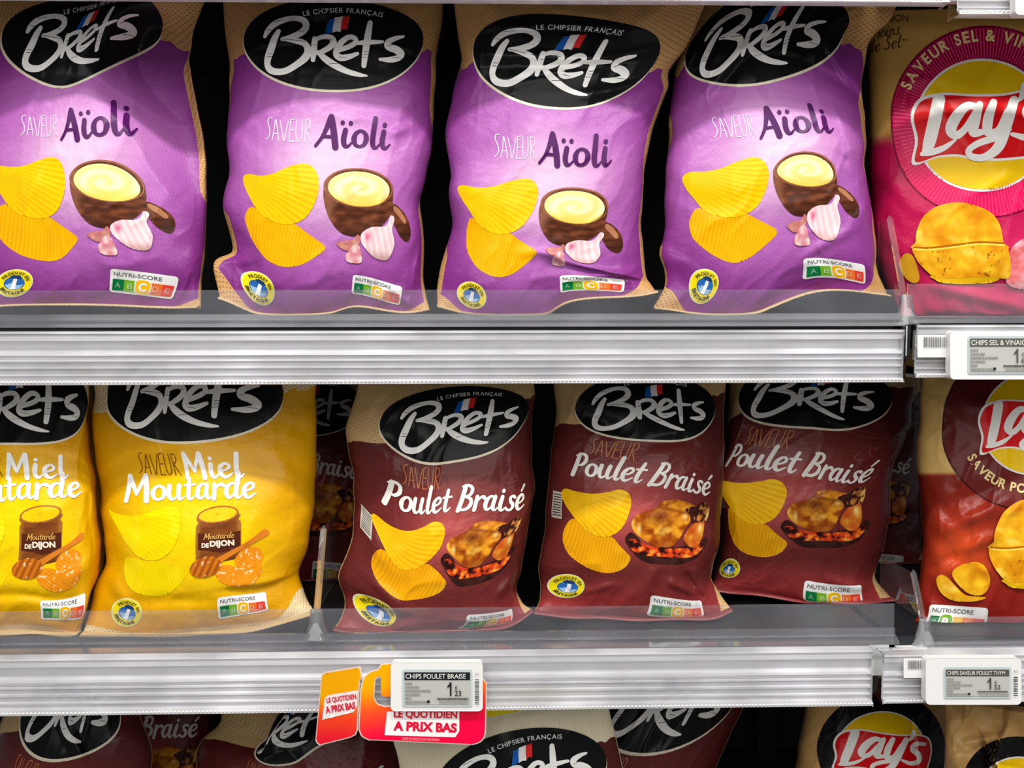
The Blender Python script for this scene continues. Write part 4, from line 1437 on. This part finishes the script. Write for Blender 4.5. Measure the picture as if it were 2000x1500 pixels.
pack('miel', MIEL, [(208, 776, 208, 776), (553, 771, 553, 771), (380, 866, 355, 866), (363, 933, 363, 933), (478, 930, 478, 930), (508, 965, 508, 965), (243, 978, 243, 978),
                    (212, 995, 212, 995), (352, 1020, 352, 1020), (368, 1120, 366, 1120), (320, 1163, 320, 1163), (385, 1005, 385, 1005), (468, 1005, 468, 1005), (450, 1140, 450, 1140), (512, 1110, 512, 1110), (249, 1192, 249, 1198), (424, 1205, 426, 1200), (522, 1160, 520, 1165)] +
     edges(MIEL, [(-1, 706, 174, 690), (-1, 800, 178, 800), (-1, 900, 187, 900), (-1, 980, 198, 980), (-1, 1060, 205, 1060), (-1, 1100, 208, 1100), (-1, 1150, 188, 1140), (-1, 1200, 176, 1185), (-1, 1243, 164, 1238),
                  (1, 706, 622, 690), (1, 800, 620, 800), (1, 900, 618, 900), (1, 1000, 612, 1000), (1, 1080, 596, 1080), (1, 1130, 582, 1120), (1, 1190, 600, 1168), (1, 1243, 612, 1196)]) + [(392, 1243, 400, 1240)],
     .030, 'yellow bag beside the clear divider, its whole mustard jar in view', GM, Z_LOW, ZCl, 61, rough=.7,
     creases=[(440, 1150, 590, 1128, .004, 16, 1), (240, 1170, 420, 1175, -.0025, 12), (200, 1120, 250, 1180, .003, 12), (530, 870, 560, 960, .002, 14), (560, 830, 600, 850, -.004, 14)])

GP = 'maroon bags on the middle shelf'
pack('poulet', POULET, [(1123, 790, 741, 826), (1397, 792, 1033, 800), (1253, 862, 885, 900), (1260, 737, 900, 770), (1116, 925, 747, 978), (1388, 962, 1026, 988), (1157, 888, 793, 948),
                        (1097, 968, 724, 1012), (1233, 980, 869, 1034), (1105, 1050, 731, 1105), (1230, 1090, 870, 1140), (1185, 1118, 808, 1170), (1222, 1058, 862, 1098), (1386, 1000, 1017, 1020), (1290, 1100, 915, 1142), (1111, 1147, 744, 1201), (1268, 1190, 908, 1222), (1369, 1166, 1000, 1188)] +
     edges(POULET, [(-1, 690, 700, 716), (-1, 760, 692, 780), (-1, 800, 676, 832), (-1, 880, 684, 900), (-1, 980, 690, 985), (-1, 1060, 684, 1060), (-1, 1120, 662, 1130), (-1, 1222, 653, 1228),
                    (1, 690, 1044, 716), (1, 800, 1040, 800), (1, 900, 1040, 900), (1, 1000, 1036, 1000), (1, 1080, 1024, 1080), (1, 1150, 1010, 1150), (1, 1190, 1022, 1180), (1, 1222, 1040, 1192)]) + [(1247, 1222, 840, 1234)],
     .034, 'maroon bag right of the clear divider, its emblem dented on the left', GP, Z_LOW, ZCl, 71, rough=.8,
     creases=[(1130, 800, 1200, 850, -.005, 22), (1090, 1120, 1180, 1150, .004, 22, 1), (1100, 1080, 1160, 1130, .003, 14), (1340, 1130, 1390, 1110, .003, 10), (1120, 920, 1200, 880, .002, 12)])
pack('poulet', POULET, [(1123, 790, 1123, 799), (1397, 792, 1397, 797), (1253, 862, 1285, 860), (1260, 737, 1262, 742), (1116, 925, 1116, 925), (1388, 962, 1388, 965), (1157, 888, 1157, 888),
                        (1097, 968, 1097, 968), (1233, 980, 1233, 980), (1105, 1050, 1105, 1050), (1230, 1090, 1230, 1090), (1185, 1118, 1185, 1118), (1386, 1000, 1386, 1000), (1290, 1100, 1290, 1100), (1111, 1147, 1111, 1147), (1268, 1198, 1268, 1198), (1369, 1166, 1369, 1172)] +
     edges(POULET, [(-1, 690, 1078, 700), (-1, 800, 1086, 800), (-1, 880, 1078, 880), (-1, 1000, 1066, 1000), (-1, 1100, 1050, 1100), (-1, 1222, 1042, 1196),
                    (1, 690, 1418, 700), (1, 800, 1414, 800), (1, 900, 1412, 900), (1, 1000, 1407, 1000), (1, 1080, 1402, 1080), (1, 1140, 1388, 1130), (1, 1180, 1408, 1160), (1, 1222, 1428, 1190)]) + [(1247, 1222, 1230, 1210)],
     .062, 'middle one of the three maroon bags on the middle shelf', GP, Z_LOW, ZCl, 83, rough=.8, thick=.88,
     creases=[(1140, 800, 1200, 840, -.003, 18), (1240, 870, 1320, 855, -.003, 12), (1220, 1190, 1280, 1110, .003, 16), (1300, 1130, 1370, 1150, .004, 9), (1340, 1110, 1380, 1170, -.004, 9), (1140, 1160, 1210, 1140, .002, 8)])
pack('poulet', POULET, [(1123, 790, 1442, 776), (1397, 792, 1742, 780), (1253, 862, 1590, 835), (1260, 737, 1596, 724), (1116, 925, 1418, 907), (1388, 962, 1703, 934), (1157, 888, 1458, 869),
                        (1233, 980, 1537, 960), (1230, 1090, 1536, 1062), (1185, 1118, 1488, 1087), (1097, 968, 1398, 948), (1386, 1000, 1692, 960), (1290, 1100, 1600, 1068), (1111, 1147, 1423, 1112), (1268, 1198, 1572, 1170), (1369, 1166, 1683, 1142)] +
     edges(POULET, [(-1, 690, 1428, 690), (-1, 800, 1424, 800), (-1, 900, 1412, 890), (-1, 1000, 1406, 980), (-1, 1120, 1406, 1090), (-1, 1222, 1392, 1150),
                    (1, 690, 1784, 690), (1, 780, 1788, 772), (1, 840, 1778, 830), (1, 880, 1770, 855), (1, 960, 1748, 900), (1, 1040, 1738, 1000), (1, 1120, 1722, 1080), (1, 1180, 1710, 1130), (1, 1222, 1742, 1172)]) + [(1247, 1222, 1560, 1174)],
     .112, 'maroon bag standing farther back, rightmost of the three on the middle shelf', GP, Z_LOW, ZCl, 97, rough=.8, thick=.8,
     creases=[(1290, 850, 1420, 875, .004, 12, 1), (1380, 900, 1410, 860, .004, 12), (1300, 1150, 1390, 1180, .003, 10)])

# two more standing in the dark behind
f8 = aff([(1075, 700), (1419, 700), (1247, 1222)], [(468, 716), (722, 716), (595, 1148)])
pack('poulet', POULET, [(x, y, *f8(np.array([(x, y)], float))[0]) for x in (1075, 1247, 1419) for y in (690, 880, 1050, 1222)], .215,
     'maroon bag deep in the dark between the yellow bags and the clear divider', GP, Z_LOW, ZCl, 171, detail=.5, thick=.8)
f9 = aff([(1075, 700), (1419, 700), (1247, 1222)], [(1560, 716), (1800, 716), (1680, 1130)])
pack('poulet', POULET, [(x, y, *f9(np.array([(x, y)], float))[0]) for x in (1075, 1247, 1419) for y in (690, 880, 1050, 1222)], .265,
     'maroon bag deep in the dark behind the rightmost maroon bag', GP, Z_LOW, ZCl, 173, detail=.5, thick=.8)
# round-emblem bags
def film_mag(x, y):
    c = mixc((190, 148, 76), (188, 18, 78), sst(262, 292, y + 0.12 * (x - 1700) * 0))
    return mixc(c, (226, 60, 110), sst(360, 560, y) * sst(1760, 1900, x) * .8)


def nok(x, y, u, sd=0):
    return np.full(len(x), -1.0)


def film_brown(x, y):
    c = mixc((214, 176, 104), (132, 34, 22), sst(340, 352, y))
    g = np.exp(-((x - 1780) / 80) ** 2 - ((y - 520) / 70) ** 2)
    c = mixc(c, (226, 84, 34), g * .85)
    return mixc(c, (150, 30, 26), sst(560, 620, y) * .6)


def film_black(x, y):
    return mixc((196, 152, 92), (206, 164, 104), vnoise(x / 40, y / 40, 3))


RA = art_round(film_mag, nok, ((150, 8, 62), (228, 26, 92)), (128, 6, 50), 'SAVEUR SEL & VINAIGRE', (160, 160, 26, 21), (238, 64, 120), words=True)
a_ = aff([(1925, 238), (2025, 238), (1925, 338)], [(2005, 830), (2093, 830), (2005, 919)])
ia = np.array([(1925, 238), (2025, 238), (1925, 338)], float)
inv = aff([(2005, 830), (2093, 830), (2005, 919)], ia)
RB = art_round(film_brown, nok, ((86, 24, 24), (104, 34, 30)), (60, 20, 20), 'SAVEUR POULET THYM', (149, 208, 332, 20), (104, 40, 34),
               inner=lambda V: (V - [1918, 243]) * .86 + [1936, 236], inside=True,
               chipset=lambda V: (V - [1877, 500]) * 1.22 + [1958, 526],
               ext=(36.0, 699.0),
               badge=lambda V: sim((0, 0), (132, 0), inv(np.array([(1820, 1178)]))[0], inv(np.array([(1934, 1184)]))[0])(V))
RK = art_round(film_black, nok, ((20, 20, 22), (26, 26, 28)), (16, 16, 18), 'RECETTE', (158, 60, 20, 2), (22, 22, 24))
for A_ in (RK,):
    A_.order.remove('ring_lettering')
    for k_ in ('crisp_picture', 'spice_picture'):
        A_.order.remove(k_)
GR = 'round-emblem bags in the right bay'
pack('round', RA, [(1925, 238, 1925, 238), (1740, 230, 1742, 220), (1935, 52, 1935, 52), (1940, 426, 1944, 426), (1790, 320, 1786, 320), (1830, 195, 1832, 195), (1808, 300, 1806, 300), (1782, 484, 1782, 484), (1970, 540, 1970, 540)] +
     edges(RA, [(-1, -40, 1700, -60), (-1, 120, 1698, 120), (-1, 260, 1700, 260), (-1, 400, 1704, 400), (-1, 520, 1716, 520), (-1, 626, 1764, 622), (1, -40, 2160, -60), (1, 260, 2160, 260), (1, 626, 2170, 622)]),
     .080, 'magenta bag with a round red and yellow emblem in the right bay', GR, Z_MID, ZCm, 103, rough=.9, thick=1.1, seal=False,
     creases=[(1780, 130, 1900, 300, .003, 14), (1990, 330, 1880, 390, .0025, 12), (1960, 100, 1930, 170, .003, 16), (1800, 560, 1990, 600, .004, 14)])
em = [(x, y) for x, y in ((1925, 238), (1740, 238), (1925, 52), (1925, 426), (2100, 238), (1790, 450))]
pack('round', RB, [(x, y, *a_(np.array([(x, y)], float))[0]) for x, y in em] +
     edges(RB, [(-1, 36, 1802, 650), (-1, 159, 1800, 760), (-1, 260, 1796, 850), (-1, 339, 1796, 920), (-1, 429, 1803, 1000), (-1, 496, 1806, 1060), (-1, 575, 1798, 1130), (-1, 640, 1796, 1190), (-1, 699, 1786, 1238), (1, 36, 2220, 650), (1, 260, 2210, 850), (1, 699, 2200, 1244)]) + [(1925, 699, 2000, 1246)],
     .045, 'reddish-brown bag with a round emblem in the right bay of the middle shelf', GR, Z_LOW, ZCl, 113, rough=1.3, thick=1.0, seal=False,
     creases=[(1740, 470, 1900, 400, .004, 14), (1760, 520, 1860, 480, .005, 14), (1700, 560, 1800, 500, -.004, 16), (1730, 420, 1900, 360, -.003, 14)])

# ------------------------------------------------------------------ bottom shelf
GB = 'bags on the shelf at the bottom of the picture'


def low_marks(A, fnA, yb, el=0, er=0):
    """bag placed by a plain affine move of its print"""
    g = [(A.cx + s * A.hw, A.yt + f * (A.yb - A.yt)) for s in (-1, 0, 1) for f in (0, .3, .6, 1)]
    q = fnA(np.array(g, float))
    return [(*a, b[0] + (er if a[0] > A.cx + 1 else -el if a[0] < A.cx - 1 else 0), b[1]) for a, b in zip(g, q)]


# logo pixels of the purple print -> pixels on the maroon print
L2P = sim((475, 85), (826, 85), (1123, 790), (1397, 792))


def place(src_logo, dst):
    p = L2P(np.array(src_logo, float))
    if len(dst) == 2:
        return sim(p[0], p[1], dst[0], dst[1])
    return aff(p, dst)


f1 = place([(540, 143), (793, 105), (650, 178)], [(58, 1446), (209, 1404), (104, 1486)])
m1_ = low_marks(POULET, f1, 0, 0, 75) + [(*a, *b) for a, b in zip(L2P(np.array([(500, 85), (660, 20), (640, 100), (650, 178), (800, 100), (826, 85)], float)), f1(L2P(np.array([(500, 85), (660, 20), (640, 100), (650, 178), (800, 100), (826, 85)], float))))]
pack('poulet', POULET, m1_, .085, 'dark maroon bag at the left of the bottom shelf, its emblem creased', GB, Z_BOT, ZCb, 127, detail=.8,
     creases=[(1215, 800, 1300, 850, .003, 16, 1), (1290, 830, 1330, 870, .004, 10)])
f2 = aff([(1388, 962), (1340, 955), (1388, 900)], [(388, 1435), (346, 1436), (388, 1376)])
pack('poulet', POULET, low_marks(POULET, f2, 0), .270, 'maroon bag deep in shade behind the others, only its last letters readable', GB, Z_BOT, ZCb, 131, detail=.6, thick=.8)
f3 = place([(612, 118), (718, 146), (640, 180)], [(527, 1448), (598, 1452), (556, 1494)])
f3 = place([(614, 118), (718, 146)], [(523, 1449), (598, 1450)])
lp = L2P(np.array([(475, 85), (540, 150), (565, 8), (617, 75), (613, 117), (676, 110), (718, 146), (723, 45), (793, 105), (826, 85), (660, 178)], float))
m3 = [(*a, *b) for a, b in zip(lp, [(521, 1444), (502, 1474), (552, 1388), (551, 1404), (521, 1452), (559, 1437), (599, 1448), (612, 1386), (672, 1400), (700, 1380), (575, 1490)])]
m3 += edges(POULET, [(-1, 690, 400, 1320), (-1, 830, 396, 1440), (-1, 1000, 410, 1600), (-1, 1222, 440, 1800), (1, 690, 740, 1280), (1, 830, 770, 1400), (1, 1000, 790, 1560), (1, 1222, 800, 1800)])
pack('poulet', POULET, m3, .150, 'tilted bag with a tan top and slanting emblem behind the orange card', GB, Z_BOT, ZCb, 139, detail=.8)
CREAM = art_poulet()
CREAM.part('promotion_flash', label='yellow corner flash')
f5 = place([(592, 25), (738, 25)], [(950, 1468), (1088, 1440)])
i5 = aff(f5(np.array([(1100, 700), (1400, 700), (1100, 1000)], float)), [(1100, 700), (1400, 700), (1100, 1000)])
CREAM.poly(i5(np.array([(900, 1340), (1210, 1340), (1040, 1384), (948, 1402), (900, 1410)], float)), (232, 214, 20), 1, 5)
pack('poulet', CREAM, low_marks(CREAM, f5, 0), .030, 'cream-topped bag with a big black emblem right of the price label', GB, Z_BOT, ZCb, 149, detail=.9, rough=.7, thick=.75, lean=.7, filmkind='cream')
f6 = place([(545, 143), (793, 105), (650, 178)], [(1202, 1438), (1404, 1388), (1262, 1474)])
pack('poulet', POULET, low_marks(POULET, f6, 0), .125, 'maroon bag right of the cream-topped bag on the bottom shelf', GB, Z_BOT, ZCb, 151, detail=.8)
g7 = aff([(1925, 238), (1832, 195), (1925, 338)], [(1731, 1466), (1668, 1432), (1722, 1526)])
pack('round', RK, low_marks(RK, g7, 0, 0, -26), .120, 'tan bag with a black ring and round red and yellow emblem on the bottom shelf', GB, Z_BOT, ZCb, 157, detail=.8, seal=False,
     creases=[(1985, 100, 2040, 300, .0025, 20, 1)])
g8 = aff([(1740, 238), (1925, 50), (1925, 238)], [(1880, 1540), (2010, 1440), (2010, 1560)])
pack('round', RK, low_marks(RK, g8, 0), .014, 'crumpled tan bag in the lower right corner of the picture', GB, Z_BOT, ZCb, 163, detail=.8, rough=3.0, thick=.75, seal=False,
     creases=[(1790, 60, 1880, 260, .012, 16, 1), (1860, 20, 1800, 200, .010, 18, 1), (1900, -20, 1960, 120, -.008, 20), (1740, 100, 1850, 60, .008, 14)])

# ------------------------------------------------------------------ price labels, cards
def flat(Y):
    return lambda V, off: P(V[:, 0], V[:, 1], Y - off * 2)


def price_label(x0, y0, x1, y1, screen, title, price, cents, label, dark, barcode=True):
    q = lambda x, y: (x, y)
    c = P((x0 + x1) / 2, y1, -.014)
    t = thing('price_label', tuple(c), label, 'price label', 'electronic price labels on the rails')
    prism('housing', rrect(x0, y0, x1, y1, 9), -.0150, -.0064, m_white, t, .0014)
    A = Art()
    sx0, sy0, sx1, sy1 = screen
    W, H = sx1 - sx0, sy1 - sy0
    A.part('screen', label='grey e-paper screen')
    A.poly(rrect(sx0 - 4, sy0 - 5, sx1 + 4, sy1 + 4, 3), (196, 208, 208), 2, 40)
    A.poly([(sx0, sy0), (sx1, sy0), (sx1, sy1), (sx0, sy1)], (190, 190, 184), 3, 40)
    A.poly([(sx0, sy0), (sx1, sy0), (sx1, sy0 + .24 * H), (sx0, sy0 + .24 * H)], dark, 4, 40)
    A.part('screen_lettering', parent='screen', label='product name and price on the screen')
    A.text(title, sx0 + 2, sy0 + .2 * H, min(W * .92, len(title) * 6.4), .15 * H, (226, 226, 220), 5, 0, .01)
    ink = tuple(np.array(dark) * .9)
    x_, y_, w_, h_ = sx0 + .655 * W, sy0 + .74 * H, .062 * W, .43 * H
    A.poly([(x_ + .62 * w_, y_ - h_), (x_ + w_, y_ - h_), (x_ + w_, y_), (x_ + .62 * w_, y_), (x_ + .62 * w_, y_ - .72 * h_), (x_, y_ - .58 * h_), (x_, y_ - .72 * h_), (x_ + .4 * w_, y_ - .84 * h_)], ink, 5, 40)
    A.text('€', sx0 + .77 * W, sy0 + .55 * H, .04 * W, .13 * H, ink, 5)
    A.text(cents, sx0 + .765 * W, sy0 + .74 * H, .1 * W, .17 * H, ink, 5, 0, .01)
    rng = random.Random(7)
    for k, wd in enumerate((.12, .22, .40, .22, .11, .34)):
        y = sy0 + (.32 + .115 * k) * H
        x = sx0 + .012 * W
        while x < sx0 + wd * W:
            l = rng.uniform(1.2, 3.2)
            A.poly([(x, y), (x + l, y), (x + l, y + .055 * H), (x, y + .055 * H)], (138, 138, 134), 5, 40)
            x += l + 1.0
    for y, x_0, cc, hh in ((.80, .5, (70, 70, 68), .055), (.90, .53, (150, 150, 146), .05)):
        x = sx0 + x_0 * W
        while x < sx0 + .98 * W:
            l = rng.uniform(1.2, 3.4)
            A.poly([(x, sy0 + y * H), (x + l, sy0 + y * H), (x + l, sy0 + (y + hh) * H), (x, sy0 + (y + hh) * H)], cc, 5, 40)
            x += l + .9
    A.poly([(sx0 + .345 * W, sy0 + .87 * H), (sx0 + .385 * W, sy0 + .87 * H), (sx0 + .385 * W, sy0 + .95 * H), (sx0 + .345 * W, sy0 + .95 * H)], (40, 40, 40), 5, 40)
    if barcode:
        A.part('barcode_strip', label='tiny upright barcode')
        y = sy0 + 14
        bx = (sx1 + x1) / 2 + 1
        A.text('ES', bx - 3, sy0 + 6, 7, 5, (150, 140, 120), 3)
        while y < sy1 - 1:
            h_ = rng.uniform(.8, 2.6)
            A.poly([(bx - 4, y), (bx + 4, y), (bx + 4, y + h_), (bx - 4, y + h_)], (70, 70, 70), 3, 40)
            y += h_ + rng.uniform(1.2, 2.6)
    art_objs(A, flat(-.0150), t)
    return t


price_label(763, 1294, 943, 1389, (790, 1313, 918, 1376), 'CHIPS POULET BRAISE', '1', '23', 'white electronic price label in front of the orange and red card', (30, 34, 38))
price_label(1808, 1286, 1995, 1376, (1848, 1308, 1971, 1360), 'CHIPS SAVEUR POULET THYM', '1', '52', 'white electronic price label under the reddish-brown bag', (84, 82, 74))
price_label(1856, 646, 2060, 741, (1895, 661, 2026, 726), 'CHIPS SEL & VINAIGRE', '1', '61', 'white electronic price label under the magenta bag', (100, 98, 90), False)
t = thing('price_label', tuple(P(2020, 30, -.014)), 'corner of a white price label at the top right edge of the picture', 'price label', 'electronic price labels on the rails')
prism('housing', rrect(1983, -60, 2150, 29, 9), -.0150, -.0064, m_white, t, .0014)


def barcode_slip(x0, y0, x1, y1, Y, label):
    t = thing('barcode_slip', tuple(P((x0 + x1) / 2, y1, Y)), label, 'paper slip', 'paper barcode slips in the rails')
    prism('paper', [(x0, y0), (x1, y0), (x1, y1), (x0, y1)], Y, Y + .0003, m_white, t)
    A = Art()
    A.part('barcode', label='grey barcode')
    rng = random.Random(int(x0))
    x = x0 + (x1 - x0) * .18
    while x < x1 - 1:
        l = rng.uniform(.8, 2.4)
        A.poly([(x, y0 + 4), (x + l, y0 + 4), (x + l, y0 + (y1 - y0) * .55), (x, y0 + (y1 - y0) * .55)], (120, 118, 122), 2, 40)
        x += l + rng.uniform(1.0, 2.2)
    art_objs(A, flat(Y), t)


barcode_slip(1792, 654, 1862, 698, -.0068, 'paper barcode slip beside the price label under the magenta bag')
barcode_slip(1765, 1286, 1815, 1324, -.0064, 'paper barcode slip beside the price label under the reddish-brown bag')

# folded promotion card hanging from the rail
t = thing('promotion_card', tuple(P(820, 1446, -.010)), 'folded orange to red promotion card hanging behind the price label', 'promotion card')
m_card = pmat('card_edge', (244, 226, 214), .5)


def grad(x, y):
    c = mixc((255, 176, 0), (255, 74, 40), sst(1330, 1400, y + .16 * (x - 760)))
    return mixc(c, (250, 0, 66), sst(1385, 1450, y + .22 * (x - 760)))


def gradl(x, y):
    c = mixc((255, 178, 0), (255, 70, 36), sst(1355, 1410, y))
    return mixc(c, (244, 24, 50), sst(1405, 1452, y))


body = np.vstack([[(704, 1345), (710, 1322), (722, 1312), (738, 1307), (744, 1297), (764, 1295), (900, 1297), (940, 1320), (951, 1334), (949, 1430)], cr([(946, 1442), (938, 1450), (924, 1455)], 4), [(730, 1446)], cr([(720, 1446), (706, 1438), (700, 1424)], 4)])
hole = np.vstack([[(733, 1328), (738, 1323), (745, 1323), (745, 1356), (750, 1360), (790, 1360), (790, 1378)], cr([(752, 1379), (738, 1374), (731, 1362)], 4)])
inner_b = (body - [826, 1375]) * [.984, .978] + [826, 1375]
prism('card_front', body, -.0090, -.0086, m_card, t, holes=[hole])
wing = np.array([(628, 1318), (634, 1313), (700, 1302), (704, 1304), (707, 1322), (702, 1330), (698, 1426), (694, 1436), (684, 1441), (624, 1456), (619, 1452), (616, 1446)], float)
inner_w = (wing - [661, 1380]) * [.96, .97] + [661, 1380]


def wing_fn(V, off):
    Y = -.0090 - .030 * np.clip((703 - V[:, 0]) / 86, 0, 1.2) - off * 2
    return P(V[:, 0], V[:, 1], Y)


V0, T0 = tri_fill([wing], 200)
Wf = wing_fn(V0, np.zeros(len(V0)))
Wb = Wf + np.array([.0004, .0006, 0])
ed = {(a, b) for tr_ in T0 for a, b in ((tr_[0], tr_[1]), (tr_[1], tr_[2]), (tr_[2], tr_[0]))}
put('card_wing', mesh_np('card_wing', np.vstack([Wf, Wb]) - np.array(t.location), [[(a, b, b + len(V0), a + len(V0)) for a, b in ed if (b, a) not in ed], [tuple(x) for x in T0] + [tuple(x[::-1] + len(V0)) for x in T0]], m_card, False), t)['label'] = 'card wing folded forward'
A = Art()
A.part('front_print', label='orange to red print of the front')
A.poly(inner_b, grad, 1, 6, holes=[(hole - [760, 1350]) * [1.06, 1.06] + [760, 1350]])
A.poly([(756, 1390), (897, 1386), (897, 1428), (889, 1440), (751, 1436)], (250, 246, 244), 2, 12)
A.text('LE QUOTIDIEN', 769, 1404, 124, 17, (222, 20, 52), 3, .8, .035)
A.text('A PRIX BAS', 768, 1427, 124, 19, (228, 14, 60), 3, 2, .045)
A.text('CARTE DE FIDELITE NON NECESSAIRE', 784, 1445, 74, 5, (255, 170, 180), 3, 2)
art_objs(A, flat(-.0090), t)
A = Art()
A.part('wing_print', label='orange to red print of the wing')
A.poly(inner_w, gradl, 1, 6)
A.poly([(634, 1364), (640, 1358), (699, 1348), (697, 1380), (690, 1391), (629, 1406)], (250, 246, 244), 2, 12)
A.text('LE QUOTIDIEN', 639, 1375, 58, 12, (222, 30, 56), 3, -8, .03)
A.text('A PRIX BAS', 637, 1394, 59, 14, (228, 24, 60), 3, -9.5, .04)
art_objs(A, wing_fn, t)
